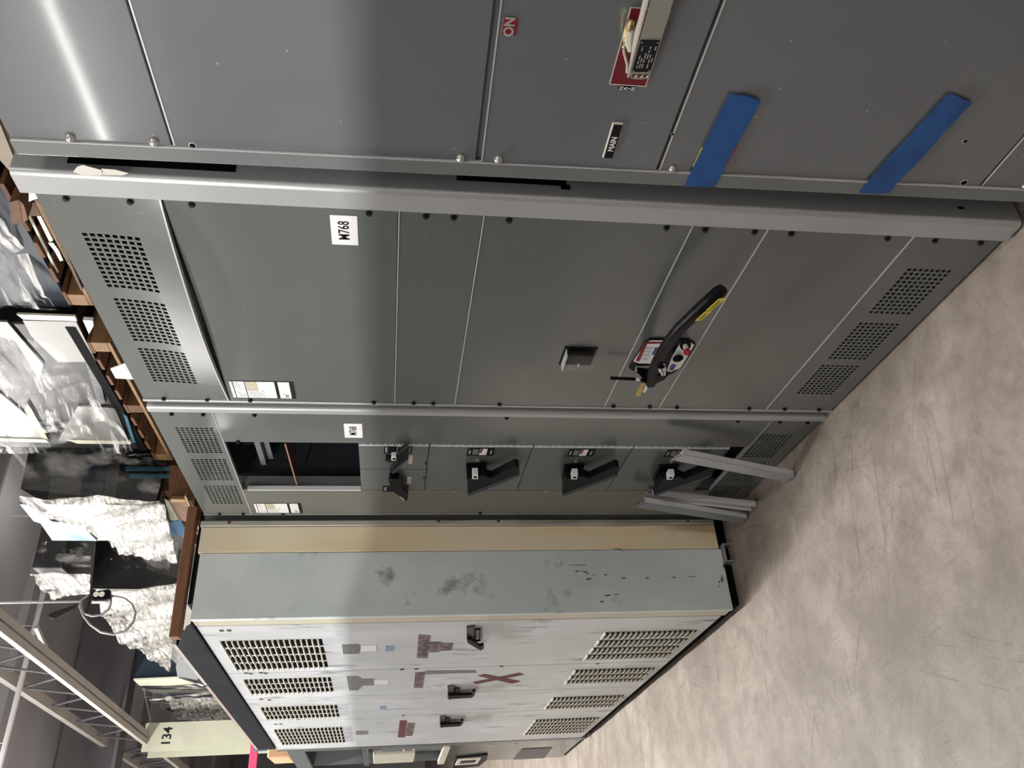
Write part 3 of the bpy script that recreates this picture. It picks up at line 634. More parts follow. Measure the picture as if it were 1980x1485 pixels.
P = [q1(u, v, 0.0085) for u, v in ((1297, 707), (1301, 704), (1308, 706), (1302, 716), (1294, 716))]; b = MB(); b.prism(P, 0.0077, 0.0083); b.build('navy_stamp', NAVYINK, mech, smooth=False)
b = MB(); rr = random.Random(9)
for k in range(7):
    for j in range(4):
        u = 1248 + k * 2.6 + j * 0.5 - 5 * j * .9; v = 671 + j * 7
        s, z = q1(u, v, 0.008); b.box(s, s + rr.uniform(0.008, 0.016), 0.0077, 0.0082, z - 0.001, z + 0.001)
b.build('printed_lines', INKG, mech)
# black hub housing below the plates
hub = [(1232, 722), (1262, 726), (1292, 727), (1286, 735), (1272, 741), (1262, 748), (1254, 748), (1247, 738)]
P = [q1(u, v, 0.03) for u, v in hub]; b = MB(); b.prism(P, 0.0, 0.03); b.bevel(0.003); b.build('operator_hub', BLACK, mech)
# long lever: swept rounded rectangle, bowed away from the panel
path = [(1258, 744, 0.045, 0.014), (1262, 722, 0.060, 0.016), (1270, 702, 0.070, 0.017), (1281, 680, 0.078, 0.017), (1292, 664, 0.085, 0.017), (1303, 648, 0.092, 0.0165), (1316, 633, 0.096, 0.017), (1345, 606, 0.100, 0.018), (1375, 578, 0.102, 0.018), (1392, 563, 0.102, 0.018), (1399, 557, 0.1, 0.014)]
rings = []
pts = [Vector(F1.p3(u, v, d)) for u, v, d, r in path]
for i, p in enumerate(pts):
    t = (pts[min(i + 1, len(pts) - 1)] - pts[max(i - 1, 0)]).normalized(); r = path[i][3]
    n1 = Vector((0, 1, 0)); n1 = (n1 - t * n1.dot(t)).normalized(); n2 = t.cross(n1)
    ring = []
    for k in range(12):
        a = 2 * math.pi * (k + 0.5) / 12; ca, sa_ = math.cos(a), math.sin(a); e = 0.55
        ring.append(p + n1 * r * 0.68 * math.copysign(abs(ca) ** e, ca) + n2 * r * 0.95 * math.copysign(abs(sa_) ** e, sa_))
    rings.append(ring)
b = MB(); b.loft(rings); lev = b.build('operating_handle', BLACK, sec1, 'long black operating handle with two yellow labels')
# two yellow labels on the lower/outer side of the lever
for (ua, va, ub, vb) in ((1348, 620, 1367, 602), (1369, 600, 1394, 577)):
    w_ = 0.0155
    def onh(u, v, off): return Vector(F1.p3(u, v, off))
    A0 = onh(ua - 4, va + 1, 0.1195); A1_ = onh(ub - 4, vb + 1, 0.1195); B0 = onh(ua + 9, va - 1, 0.1195); B1_ = onh(ub + 11, vb - 1, 0.1195)
    b = MB(); dn = Vector((0, 0.0012, 0)); vs = [b.bm.verts.new(p) for p in (A0, A1_, B1_, B0, A0 - dn, A1_ - dn, B1_ - dn, B0 - dn)]
    for f in ((0, 1, 2, 3), (4, 7, 6, 5), (0, 4, 5, 1), (1, 5, 6, 2), (2, 6, 7, 3), (3, 7, 4, 0)): b.bm.faces.new([vs[i] for i in f])
    yl = b.build('warning_label', YEL, lev, smooth=False)
    b = MB()
    for k in range(3):
        f0 = 0.25 + 0.22 * k; p0 = A0.lerp(B0, f0); p1 = A1_.lerp(B1_, f0); q0 = p0.lerp(p1, 0.12); q1_ = p0.lerp(p1, 0.88 - 0.1 * k); dd = (B0 - A0) * 0.1; up_ = Vector((0, 0.0003, 0))
        b.quad(q0 + up_, q1_ + up_, q1_ + dd + up_, q0 + dd + up_)
    b.build('printed_lines', INK, lev)
c0 = Vector(F1.p3(1279, 708, 0.082)); c1 = Vector(F1.p3(1281, 716, 0.088)); c2 = Vector(F1.p3(1283, 724, 0.094)); b = MB()
b.tube([c0, c1], 0.0125, 14); b.tube([c1, c2], [0.0085, 0.008], 14); b.build('chrome_pin', CHROME, lev)
# red ball indicator, black oval knob, reset rod, tags
b = MB(); b.tube([F1.p3(1325, 668, 0.019), F1.p3(1327, 675, 0.035)], [0.009, 0.007], 12); b.build('indicator_stem', OFFW, mech)
b = MB(); b.tube([F1.p3(1325 , 667, 0.0192), F1.p3(1325, 667, 0.0215)], 0.0165, 16); b.build('indicator_collar', BLACK, mech)
b = MB(); b.sphere(F1.p3(1329, 681, 0.045), 0.0105, 14); b.build('indicator_ball', REDB, mech, 'red ball')
b = MB(); b.sphere(F1.p3(1311, 693, 0.021), 0.016, 16, (1.15, 0.45, 1.0)); b.build('keyhole_cover', VOID, mech)
b = MB(); b.tube([F1.p3(1181, 731, 0.045), F1.p3(1228, 733, 0.045)], 0.0052, 8); rod = b.build('reset_rod', BLACK, mech)
b = MB(); b.tube([F1.p3(1229, 733, 0.045), F1.p3(1237, 734, 0.045)], 0.0052, 8); b.build('rod_tip', WHITE, mech)
b = MB(); b.tube([F1.p3(1237, 734, 0.045), F1.p3(1250, 738, 0.03)], 0.006, 8); b.build('rod_socket', BLACK, mech)
quadprism(F1, ((1240, 741), (1247, 741), (1238, 766), (1228, 766)), 0.0, 0.0012, 'paper_tag', OCHRE, sec1, 'ochre paper strip below the handle')
quadprism(F1, ((1249, 744), (1254, 748), (1247, 760), (1243, 758)), 0.0, 0.0012, 'paper_tag', WHITE, sec1)

# ================================================================== BAY 2
Y2 = 2.42
F2 = Fr(D1, Y2)
sec2 = F2.thing('switchboard_section', 'narrower grey switchboard section with an open compartment and a column of black handles', 'electrical cabinet')
def S(y): return y - Y2
shell(sec2, 0.002, S(3.416), 0.0, 2.284, 1.0, d=-0.05)
# deep near frame, far frame
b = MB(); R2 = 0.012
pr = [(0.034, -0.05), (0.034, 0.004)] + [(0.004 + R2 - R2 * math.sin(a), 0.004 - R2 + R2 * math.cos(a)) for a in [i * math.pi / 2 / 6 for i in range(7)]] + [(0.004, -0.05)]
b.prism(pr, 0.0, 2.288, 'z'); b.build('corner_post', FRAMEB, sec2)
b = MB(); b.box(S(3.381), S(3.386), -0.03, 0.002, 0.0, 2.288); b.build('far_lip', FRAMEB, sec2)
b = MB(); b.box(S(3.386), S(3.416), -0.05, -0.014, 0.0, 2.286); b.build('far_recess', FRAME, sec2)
pa, pb_, pc, pd = S(2.457), S(2.680), S(3.112), S(3.380)
ztop, zbot = 2.094, 0.194
for i, (za, zb) in enumerate(((0.012, zbot - 0.003), (ztop + 0.002, 2.286))):
    hs = []
    for a, c in ((2.572, 2.772), (2.825, 3.018), (3.074, 3.263)): hs += vent_holes(S(a), S(c), 0.060 if i == 0 else 2.113, 0.180 if i == 0 else 2.232)
    b = MB(); plate_with_holes(b, pa, pd, za, zb, 0.0, 0.0025, hs); b.build('vent_panel', GREY, sec2)
    b = MB(); b.box(pa, pd, -0.014, 0.0006, (zb if i == 0 else za) - 0.0018, (zb if i == 0 else za) + 0.0008); b.build('panel_lip', EDGE, sec2)
b = MB(); b.box(pa, pb_, -0.012, 0.0, zbot, ztop); b.bevel(0.0018, 2); b.build('wireway_panel', GREY, sec2)
b = MB(); b.box(pc + 0.001, pd, -0.012, 0.0, zbot, ztop); b.bevel(0.0018, 2); b.build('wireway_panel', GREY, sec2)
for a, c in ((pb_ - 0.03, pb_ - 0.001), (pc + 0.004, pc + 0.03)): b = MB(); b.box(a, c, -0.06, -0.014, 0.0, 2.28); b.build('frame_stile', SHELL, sec2)
b = MB(); b.box(pc - 0.006, pc + 0.001, -0.014, 0.003, 1.64, 2.075); b.build('opening_flange', mat('white_hinge_steel', (0.6, 0.63, 0.64), 0.3, mottle=0.05), sec2)
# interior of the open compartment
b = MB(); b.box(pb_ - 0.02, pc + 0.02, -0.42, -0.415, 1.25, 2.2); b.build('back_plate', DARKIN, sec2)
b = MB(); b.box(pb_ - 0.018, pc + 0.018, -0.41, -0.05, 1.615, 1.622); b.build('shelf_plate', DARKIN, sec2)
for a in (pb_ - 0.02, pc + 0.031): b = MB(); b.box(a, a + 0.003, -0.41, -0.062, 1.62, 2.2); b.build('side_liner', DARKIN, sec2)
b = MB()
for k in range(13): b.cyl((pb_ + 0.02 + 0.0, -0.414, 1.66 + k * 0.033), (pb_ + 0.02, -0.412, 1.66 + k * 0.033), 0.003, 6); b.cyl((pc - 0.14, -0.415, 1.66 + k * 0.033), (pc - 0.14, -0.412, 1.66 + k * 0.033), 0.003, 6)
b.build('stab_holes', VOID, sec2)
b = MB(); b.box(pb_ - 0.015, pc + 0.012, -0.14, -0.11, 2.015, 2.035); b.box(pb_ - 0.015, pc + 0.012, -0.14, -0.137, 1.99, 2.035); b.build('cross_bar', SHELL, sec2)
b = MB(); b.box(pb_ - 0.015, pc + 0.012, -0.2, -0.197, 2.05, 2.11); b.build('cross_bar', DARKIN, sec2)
e0 = Vector(F2.p3(551.5, 858, -0.02)); e1 = Vector(F2.p3(574, 937, -0.02)); bk_ = Vector((0, -0.16, 0.0))
b = MB(); V_ = [b.bm.verts.new(p) for p in (e0, e1 + Vector((-0.01, 0, 0)), e1 + bk_ + Vector((-0.16, 0, 0.0)), e0 + bk_, e0 + Vector((0, 0, .004)), e1 + Vector((-0.01, 0, .004)), e1 + bk_ + Vector((-0.16, 0, .004)), e0 + bk_ + Vector((0, 0, .004)))]
for f in ((0, 1, 2, 3), (4, 7, 6, 5), (0, 4, 5, 1), (1, 5, 6, 2), (2, 6, 7, 3), (3, 7, 4, 0)): b.bm.faces.new([V_[q] for q in f])
b.build('copper_edged_board', mat('brown_board', (0.07, 0.022, 0.024), 0.5, mottle=0.2), sec2, 'thin brown board with a copper front edge', smooth=False)
b = MB(); b.bar(e0, e1, 0.004, 0.0045); b.build('board_edge', mat('copper_edge', (0.42, 0.22, 0.16), 0.4, metal=0.4, mottle=0.1), sec2)
b = MB(); b.box(pb_ + 0.0, pb_ + 0.05, -0.13, -0.06, 1.775, 1.83); b.bevel(0.003); b.build('terminal_block', BLACK, sec2)
b = MB(); b.cyl((pb_ + 0.02, -0.09, 1.95), (pb_ + 0.05, -0.09, 1.95), 0.016, 10); b.build('cable_gland', BLACKM, sec2)
# twin units and unit doors
def bucket(z0, z1, s0=pb_ + 0.014, s1=pc - 0.001, name='unit_door', d=0.0):
    b = MB(); b.box(s0, s1, -0.014 + d, 0.0 + d, z0 + 0.0022, z1 - 0.0022); b.bevel(0.0018, 2); return b.build(name, GREY, sec2)
bucket(1.388, 1.640, pb_ + 0.014, S(2.908), 'twin_unit_door'); bucket(1.388, 1.640, S(2.911), pc - 0.001, 'twin_unit_door')
bucket(1.012, 1.388); bucket(0.636, 1.012); bucket(0.262, 0.636)
b = MB(); b.box(pb_, pc, -0.05, -0.02, 0.245, 1.64); b.build('door_frame', SHELL, sec2)
for z in (1.388, 1.012, 0.636, 0.262):
    b = MB(); b.box(pb_ + 0.014, pc - 0.001, -0.013, 0.0010, z - 0.002, z - 0.0004); b.build('seam_edge', FRAME, sec2)
# knuckled white hinge, one per door
for (za, zb) in ((1.388, 1.640), (1.012, 1.388), (0.636, 1.012), (0.262, 0.636)):
    b = MB(); n = max(1, round((zb - za - 0.006) / 0.0125))
    hz = (zb - za - 0.006) / n
    for k in range(n):
        wd = 0.0115 if k % 2 == 0 else 0.0075
        b.box(pb_ + 0.0125 - wd, pb_ + 0.0125, -0.004, 0.0045, za + 0.003 + k * hz + 0.0004, za + 0.003 + (k + 1) * hz - 0.0004)
    b.build('piano_hinge', mat('white_hinge_steel', (0.72, 0.75, 0.74), 0.3, mottle=0.05), sec2)
for (y, z) in ((2.473, 2.222), (2.473, 2.125), (2.472, 1.965), (2.674, 2.046), (2.466, 1.138), (2.466, 0.317), (2.468, 0.159), (2.470, 0.053), (3.374, 2.223), (3.374, 2.128), (3.374, 1.967), (3.368, 1.138)):
    bolt(sec2, S(y), z, 0.0)
sticker768(sec2, Y2, 2.527, 2.634, 1.622, 1.683, 0.036, 0.80)
data_label(sec2, Y2, 3.256, 3.366, 1.885, 2.072)
def q2(u, v, d=0.0): return F2.px(u, v, d)
def breaker(du, dv, name_lab, zoff, idx):
    """big lever door: label strip, black lever with teal edge, white hasp, beige tag, latch"""
    Fz = F2
    # geometry measured on the second door, shifted by zoff
    def pt(u, v, d): s, z = Fz.px(u, v, d); return (s, z + zoff)
    def poly(pl, d0, d1, name, mt, par=sec2, label=None, bev=0):
        b = MB(); b.prism([pt(u, v, d1) for u, v in pl], d0, d1)
        if bev: b.bevel(bev)
        return b.build(name, mt, par, label, smooth=bool(bev))
    lb = poly([(905, 867), (957, 867), (954, 881), (902, 881)], 0.0002, 0.001, 'rating_strip', INK)
    poly([(929, 868), (943, 868), (940, 880), (926, 880)], 0.001, 0.0014, 'strip_panel', WHITE, lb)
    poly([(930, 868), (934, 868), (931, 876), (927, 876)], 0.0014, 0.0018, 'strip_red', RED, lb)
    poly([(907, 871), (911, 871), (909, 878), (906, 878)], 0.001, 0.0014, 'strip_print', INKG, lb)
    poly([(949, 871), (952, 871), (950, 878), (947, 878)], 0.001, 0.0014, 'strip_print', INKG, lb)
    poly([(915, 869), (926, 869), (924, 879), (913, 879)], 0.001, 0.0014, 'strip_print', GREYSTK, lb)
    # base escutcheon
    poly([(901, 902), (941, 900), (940, 922), (903, 930)], 0.0, 0.014, 'lever_escutcheon', BLACK, sec2, None, 0.002)
    lever = [(903, 926), (935, 920), (941, 921), (950, 925), (997, 901), (1004, 904), (1004.5, 921), (910, 959), (904, 957)]
    o = poly(lever, 0.03, 0.062, 'breaker_lever', BLACK, sec2, 'black breaker lever with a teal-tinted outer edge', 0.003)
    poly([(907, 954), (1001, 917.5), (1001, 920.5), (909, 957)], 0.062, 0.0628, 'grip_line', TEAL, o)
    poly([(903, 926), (935, 920), (934, 931), (904, 937)], 0.012, 0.032, 'lever_neck', BLACK, sec2, None, 0.002)
    h_ = poly([(913, 917), (924.5, 917), (924.5, 926.5), (913, 926.5)], 0.040, 0.066, 'hasp', WHITE, sec2, None, 0.001)
    poly([(916, 920.8), (922, 920.8), (922, 924.4), (916, 924.4)], 0.066, 0.0664, 'hasp_slot', VOID, h_)
    poly([(945, 914), (953, 914), (951, 925), (943, 927)], 0.0002, 0.0012, 'paper_tag', BEIGESTK)
    s, z = pt(924, 890, 0); b = MB(); b.tube([(s, 0, z), (s, 0.006, z)], 0.0065, 12); b.build('indicator_screw', ZINC, sec2)
    s, z = pt(875, 948, 0); b = MB(); b.tube([(s + 0.010 * math.cos(a), 0.002, z + 0.010 * math.sin(a)) for a in [math.pi * (0.9 + i * 0.13) for i in range(10)]], 0.0016, 5); b.build('door_latch', ZINC, sec2)
breaker(0, 0, '', 0.0, 0)
breaker(0, 0, '', -0.376, 1)
breaker(0, 0, '', -0.752, 2)
# twin unit small levers
def poly2(pl, d0, d1, name, mt, par=sec2, label=None, bev=0):
    b = MB(); b.prism([q2(u, v, d1) for u, v in pl], d0, d1)
    if bev: b.bevel(bev)
    return b.build(name, mt, par, label, smooth=bool(bev))
lb = poly2([(743, 862), (797, 862), (796, 877), (742, 877)], 0.0002, 0.001, 'rating_strip', INK)
poly2([(768, 863), (782, 863), (782, 876), (767, 876)], 0.001, 0.0014, 'strip_panel', WHITE, lb); poly2([(769, 864), (774, 864), (774, 871), (769, 871)], 0.0014, 0.0018, 'strip_red', RED, lb)
poly2([(745, 865), (749, 865), (749, 875), (745, 875)], 0.001, 0.0014, 'strip_print', INKG, lb); poly2([(791, 865), (794, 865), (794, 875), (791, 875)], 0.001, 0.0014, 'strip_print', INKG, lb)
b = MB(); s, z = q2(755, 889, 0.012); b.tube([(s, 0, z), (s, 0.012, z)], [0.022, 0.02], 18); b.build('lever_hub', BLACK, sec2)
poly2([(768, 879), (789, 862), (790, 887), (761, 916), (754, 913), (767, 894)], 0.014, 0.034, 'toggle_lever', BLACK, sec2, 'small black lever angled across the upper twin unit', 0.002)
poly2([(786, 889), (789, 889), (761, 916), (757, 914)], 0.034, 0.0348, 'grip_line', TEAL)
h_ = poly2([(756.5, 882), (766, 882), (766, 891), (756.5, 891)], 0.02, 0.036, 'hasp', WHITE, sec2, None, 0.001); poly2([(759, 886), (765, 886), (765, 889), (759, 889)], 0.036, 0.0364, 'hasp_slot', VOID, h_)
poly2([(791, 880), (799, 880), (797, 897), (789, 897)], 0.0002, 0.0012, 'paper_tag', BEIGESTK)
poly2([(788, 922), (796, 922), (794, 936), (786, 936)], 0.0002, 0.0012, 'paper_tag', BEIGESTK)
lb = poly2([(741, 940), (790, 940), (788, 951), (739, 951)], 0.0002, 0.001, 'rating_strip', INK)
poly2([(744, 942), (748, 942), (746, 949), (742, 949)], 0.001, 0.0014, 'strip_print', INKG, lb); poly2([(783, 942), (786, 942), (785, 949), (782, 949)], 0.001, 0.0014, 'strip_print', INKG, lb)
b = MB(); s, z = q2(763, 932, 0.014); b.tube([(s, 0, z), (s, 0.014, z)], [0.026, 0.024], 18); b.build('lever_hub', BLACK, sec2)
poly2([(753, 925), (772, 926), (776, 944), (789, 959), (788, 968), (782, 969), (753, 946)], 0.014, 0.040, 'toggle_lever', BLACK, sec2, 'small black lever pointing down at the lower twin unit', 0.003)
poly2([(774, 960), (782, 966), (781, 968), (773, 961)], 0.040, 0.041, 'lever_glint', OFFW)
for u, v in ((703, 908), (819, 909), (813, 888), (810, 928)):
    s, z = q2(u, v); b = MB(); b.tube([(s, 0, z), (s, 0.004, z)], 0.0032, 10); b.build('small_screw', ZINC, sec2)
for u, v in ((823, 895), (820, 923)):
    s, z = q2(u, v); b = MB(); b.box(s - 0.009, s + 0.009, 0, 0.002, z - 0.0025, z + 0.0025); b.build('latch_slot', VOID, sec2)

# ================================================================== LOUVRED ENCLOSURE
TH = 0.0485
F3 = Fr(0.845, 3.43, TH)
lou = F3.thing('louvred_enclosure', 'long pale grey enclosure with louvred doors, maroon X tape and a blue-grey end side', 'electrical cabinet')
LEN = 3.20
# carcass (set in from the side skins)
b = MB(); b.box(0.024, LEN - 0.01, -1.0, -0.03, 0.06, 2.29); b.build('enclosure_shell', SHELL, lou)
# near end skins: blue-grey sheet, tan panel, cream flange (face -s)
def wx(x): return -(x - 0.845)
b = MB(); b.box(0.0, 0.022, wx(1.122), 0.0, 0.045, 2.295); b.bevel(0.003); b.build('end_sheet', BGREY, lou, 'scuffed blue-grey end sheet')
b = MB(); b.box(0.0, 0.022, wx(1.236), wx(1.1235), 0.055, 2.305); b.bevel(0.002); b.build('end_panel', TAN, lou, 'yellowed tan end panel')
b = MB(); b.box(-0.008, 0.022, wx(1.262), wx(1.2375), 0.055, 2.31); b.bevel(0.003); b.build('end_flange', CREAMF, lou, 'cream-grey bolted flange')
b = MB(); b.box(0.01, 0.03, -1.0, wx(1.264), 0.06, 2.3); b.build('end_sheet', SHELL, lou)
for u, v, r in ((443, 1009, 0.007), (848, 1006, 0.007), (964, 1006, 0.0075), (1331, 1006, 0.006)):
    p = at_y(u, v, 3.436); lo = p - F3.O; s = lo.dot(F3.A); d = -lo.dot(F3.B)
    b = MB(); b.tube([(-0.0095, d, p.z), (-0.0078, d, p.z)], r, 12); b.build('rusty_hole', RUST, lou)
# scratch mark groups on the end sheet (chipped paint)
b = MB(); rr = random.Random(11)
for u, v, w_, h_ in ((1112, 1092, 26, 2), (1120, 1105, 14, 3), (1131, 1108, 12, 5), (1139, 1120, 14, 3), (1165, 1165, 8, 3), (1175, 1152, 12, 3), (1250, 1118, 8, 3), (1335, 1116, 20, 2), (1303, 1117, 10, 2), (1395, 1115, 4, 16), (1390, 1130, 3, 10), (1400, 1100, 3, 14), (1208, 1118, 12, 4), (1146, 1112, 4, 3), (1172, 1111, 6, 4), (1190, 1150, 10, 2), (1196, 1062, 14, 3)):
    for k in range(3):
        uu = u + rr.uniform(-w_ / 2, w_ / 2); vv = v + rr.uniform(-h_ / 2, h_ / 2); p = at_y(uu, vv, 3.43 + 0.01); lo = p - F3.O; d = -lo.dot(F3.B)
        a = w_ * 0.0011 * rr.uniform(.5, 1.2); c = h_ * 0.0009 * rr.uniform(.5, 1.2)
        n = 7; b.prism([(d + c * (0.6 + 0.5 * rr.random()) * math.cos(2 * math.pi * i / n), p.z + a * (0.6 + 0.5 * rr.random()) * math.sin(2 * math.pi * i / n)) for i in range(n)], -0.0008, 0.0004, 'x')
b.build('paint_chips', GREYSTK, lou)
# front frame strip and doors
b = MB(); b.box(0.0225, 0.088, -0.03, -0.001, 0.05, 2.292); b.bevel(0.003); b.build('front_stile', CREAM, lou, 'cream front stile stained with rust')
doors = [(0.092, 0.884), (0.889, 1.470), (1.474, 2.066), (2.072, 3.172)]
for a, c, e_, f_, g_ in ((0.02, LEN - 0.03, -0.016, 2.245, 2.2895), (0.02, LEN - 0.03, -0.026, 0.05, 0.064), (LEN - 0.028, LEN, 0.004, 0.03, 2.29)): b = MB(); b.box(a, c, -0.05, e_, f_, g_); b.build('frame_rail', FRAME, lou)
# a single louvre: pressed hood open at the bottom
def louvre_mesh(wd, hz, dep):
    b = MB(); n = 4; rows = []
    for k in range(n + 1):
        a = k / n * math.pi / 2
        z = hz * math.cos(a) - 0.0; d = dep * math.sin(a)
        rows.append((z, d))
    ss = [-wd / 2, -wd / 2 + 0.008, wd / 2 - 0.008, wd / 2]
    V = [[b.bm.verts.new((s, (d if 0 < i < 3 else 0.0), z if 0 < i < 3 else z)) for (z, d) in rows] for i, s in enumerate(ss)]
    for i in range(3):
        for k in range(n): b.bm.faces.new((V[i][k], V[i + 1][k], V[i + 1][k + 1], V[i][k + 1]))
    b.bm.faces.new((V[0][n], V[1][n], V[2][n], V[3][n]))
    return b
LB = {}
groups = [  # door, s0, s1, columns
    (0, 0.296, 0.815, 4), (1, 1.003, 1.343, 3), (2, 1.680, 2.040, 3), (3, 2.366, 2.955, 5)]
door_objs = []
for i, (a, c) in enumerate(doors):
    b = MB(); b.box(a, c, -0.024, 0.0, 0.066, 2.288); b.bevel(0.004, 2); door_objs.append(b.build('louvred_door', LOUV, lou))
NR = 18
for (di, s0, s1, nc) in groups:
    pitch = (s1 - s0) / nc
    for (z0, z1) in ((1.806, 2.236), (0.106, 0.548)):
        hz = (z1 - z0) / NR; low = z0 < 1; hh = 0.30 if low else 0.42; ho = 0.66 if low else 0.54
        # black strips paint slot openings and hood shade per column, flush on the door
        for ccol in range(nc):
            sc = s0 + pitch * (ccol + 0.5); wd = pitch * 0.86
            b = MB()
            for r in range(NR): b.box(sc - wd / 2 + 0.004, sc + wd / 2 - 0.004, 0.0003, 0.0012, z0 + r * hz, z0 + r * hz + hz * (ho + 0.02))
            b.build('louvre_slot_shade', VOID, door_objs[di])
        if di < 2:
            key = (di, round(hz, 4))
            for ccol in range(nc):
                for r in range(NR):
                    sc = s0 + pitch * (ccol + 0.5)
                    if key not in LB:
                        bb = louvre_mesh(pitch * 0.88, hz * hh, 0.010 if low else 0.013); o = bb.build('louvre', LOUVC, door_objs[di]); LB[key] = o.data
                    else:
                        o = bpy.data.objects.new('louvre', LB[key]); col.objects.link(o); o.parent = door_objs[di]
                    o.location = (sc, 0.0005, z0 + (r + ho) * hz)
        else:
            bm = bmesh.new(); tmp = louvre_mesh(pitch * 0.88, hz * hh, 0.010 if low else 0.013); me = bpy.data.meshes.new('t'); tmp.bm.to_mesh(me); tmp.bm.free()
            for ccol in range(nc):
                for r in range(NR):
                    nb = len(bm.verts); bm.from_mesh(me)
                    bmesh.ops.translate(bm, verts=[v for v in bm.verts][nb:], vec=(s0 + pitch * (ccol + 0.5), 0.0005, z0 + (r + ho) * hz))
            M_ = MB(); M_.bm.free(); M_.bm = bm; o = M_.build('louvres', LOUVC, door_objs[di]); o['kind'] = 'stuff'
# hinges / small dark marks along the seams
for s, z in ((0.893, 2.18), (0.893, 2.11), (0.88, 2.2), (0.88, 2.13), (1.47, 2.2), (2.07, 2.05), (0.893, 1.45), (0.893, 1.38), (2.07, 1.42), (0.893, 0.45), (0.15, 2.20), (0.15, 2.17), (1.5, 2.16), (2.2, 2.2), (2.2, 2.17), (0.89, 0.95)):
    b = MB(); b.box(s - 0.012, s + 0.012, 0.0, 0.002, z - 0.009, z + 0.009); b.bevel(0.0008); b.build('hinge_tab', HBRONZE, lou)
def pl3(pl, d0, d1, name, mt, par=lou, label=None, bev=0):
    b = MB(); b.prism([F3.px(u, v, d1) for u, v in pl], d0, d1)
    if bev: b.bevel(bev)
    return b.build(name, mt, par, label, smooth=bool(bev))
# maroon X
pl3([(914, 1319), (1004, 1301), (1013, 1305), (921, 1323)], 0.0, 0.0012, 'tape_strip', MAROON, door_objs[1], 'maroon tape forming an X')
pl3([(923, 1307), (937, 1304), (1006, 1318), (990, 1322)], 0.0012, 0.0022, 'tape_strip', MAROON, door_objs[1], 'maroon tape forming an X')
pl3([(809, 1227), (832, 1229), (826, 1273), (806, 1272)], 0.0, 0.001, 'worn_sticker', PLUM, door_objs[0]); pl3([(831, 1241), (854, 1241), (850, 1261), (828, 1261)], 0.0, 0.001, 'worn_sticker', PLUM, door_objs[0]); pl3([(854, 1243), (876, 1244), (872, 1258), (851, 1258)], 0.0, 0.001, 'worn_sticker', PLUM, door_objs[0])
pl3([(803, 1300), (821, 1300), (817, 1330), (800, 1330)], 0.0, 0.001, 'worn_sticker', PLUM, door_objs[1]); pl3([(822, 1297), (918, 1296), (921, 1301), (820, 1304)], 0.0, 0.001, 'worn_sticker', GREYSTK, door_objs[1])
pl3([(773, 1393), (787, 1393), (783, 1426), (769, 1426)], 0.0, 0.001, 'worn_sticker', MAROON, door_objs[3]); pl3([(788, 1398), (802, 1398), (797, 1423), (784, 1423)], 0.0, 0.001, 'worn_sticker', PLUM, door_objs[3])
for dd, pls in ((0, [(661, 1247), (694, 1246), (697, 1252), (695, 1264), (664, 1265)]), (1, [(670, 1308), (692, 1308), (699, 1313), (723, 1313), (723, 1325), (700, 1326), (692, 1335), (675, 1335)]), (3, [(688, 1414), (710, 1413), (710, 1420), (689, 1421)])):
    pl3(pls, 0.0, 0.0015, 'grey_placard', GREYSTK, door_objs[dd])
for dd, pls, mt in ((0, [(698, 1249), (728, 1248), (728, 1259), (696, 1260)], WHITE), (0, [(746, 1249), (761, 1249), (761, 1259), (745, 1259)], BLUSTK), (1, [(723, 1315), (751, 1315), (750, 1323), (723, 1323)], WHITE), (2, [(734, 1366), (746, 1365), (746, 1371), (734, 1371)], BLUSTK)):
    pl3(pls, 0.0, 0.001, 'small_sticker', mt, door_objs[dd])
# door handles: escutcheon block, window loop and an L grip
def handle3(u, v, sc, flip, par):
    def P(du, dv, d): return Vector(F3.p3(u + du * sc, v + dv * sc, d))
    b = MB(); b.prism([F3.px(u + a * sc, v + c * sc, 0.014) for a, c in ((0, 0), (15, -2), (15, 22), (6, 28), (0, 24))], 0.0, 0.015); b.bevel(0.002); o = b.build('door_handle', HBRONZE, par, 'bronze-black pull handle')
    b = MB(); b.tube([P(17, 1, 0.012), P(26, 0, 0.012), P(26, 22, 0.012), P(17, 23, 0.012), P(17, 1, 0.012)], 0.0045, 6); b.build('handle_loop', BLACK, par)
    b = MB(); b.prism([F3.px(u + a * sc, v + c * sc, 0.030) for a, c in flip], 0.016, 0.030); b.bevel(0.002); b.build('handle_grip', BLACK, par)
handle3(902, 1216, 1.0, ((1, 20), (8, 22), (26, 34), (33, 32), (34, 38), (28, 43), (2, 28)), door_objs[0])
handle3(865, 1330, 0.85, ((2, 18), (55, 16), (58, 8), (64, 8), (62, 18), (56, 23), (4, 26)), door_objs[2])
handle3(850, 1388, 0.72, ((2, 18), (55, 16), (58, 8), (64, 8), (62, 18), (56, 23), (4, 26)), door_objs[3])
# base channel (skid, its black standing for the shadow gap) and end foot channel
b = MB(); b.box(0.03, 3.17, -0.95, -0.03, 0.0, 0.058); b.build('base_skid', VOID, lou)
b = MB(); b.box(-0.006, 0.03, -0.95, wx(1.30), 0.0, 0.05); b.build('base_skid', DSTEEL, lou)
xa, xb = wx(1.14), wx(1.055)
b = MB(); b.box(-0.02, 0.024, xa, xb, 0.036, 0.043); b.box(-0.02, 0.024, xa, xa + 0.006, 0.0, 0.036); b.box(-0.02, 0.024, xb - 0.006, xb, 0.0, 0.036); b.build('foot_channel', GALV, lou, 'short pale C-channel foot')
# roof cap
b = MB(); b.box(0.03, LEN - 0.02, -1.0, -0.075, 2.292, 2.322); b.build('roof_cap', DSTEEL, lou)

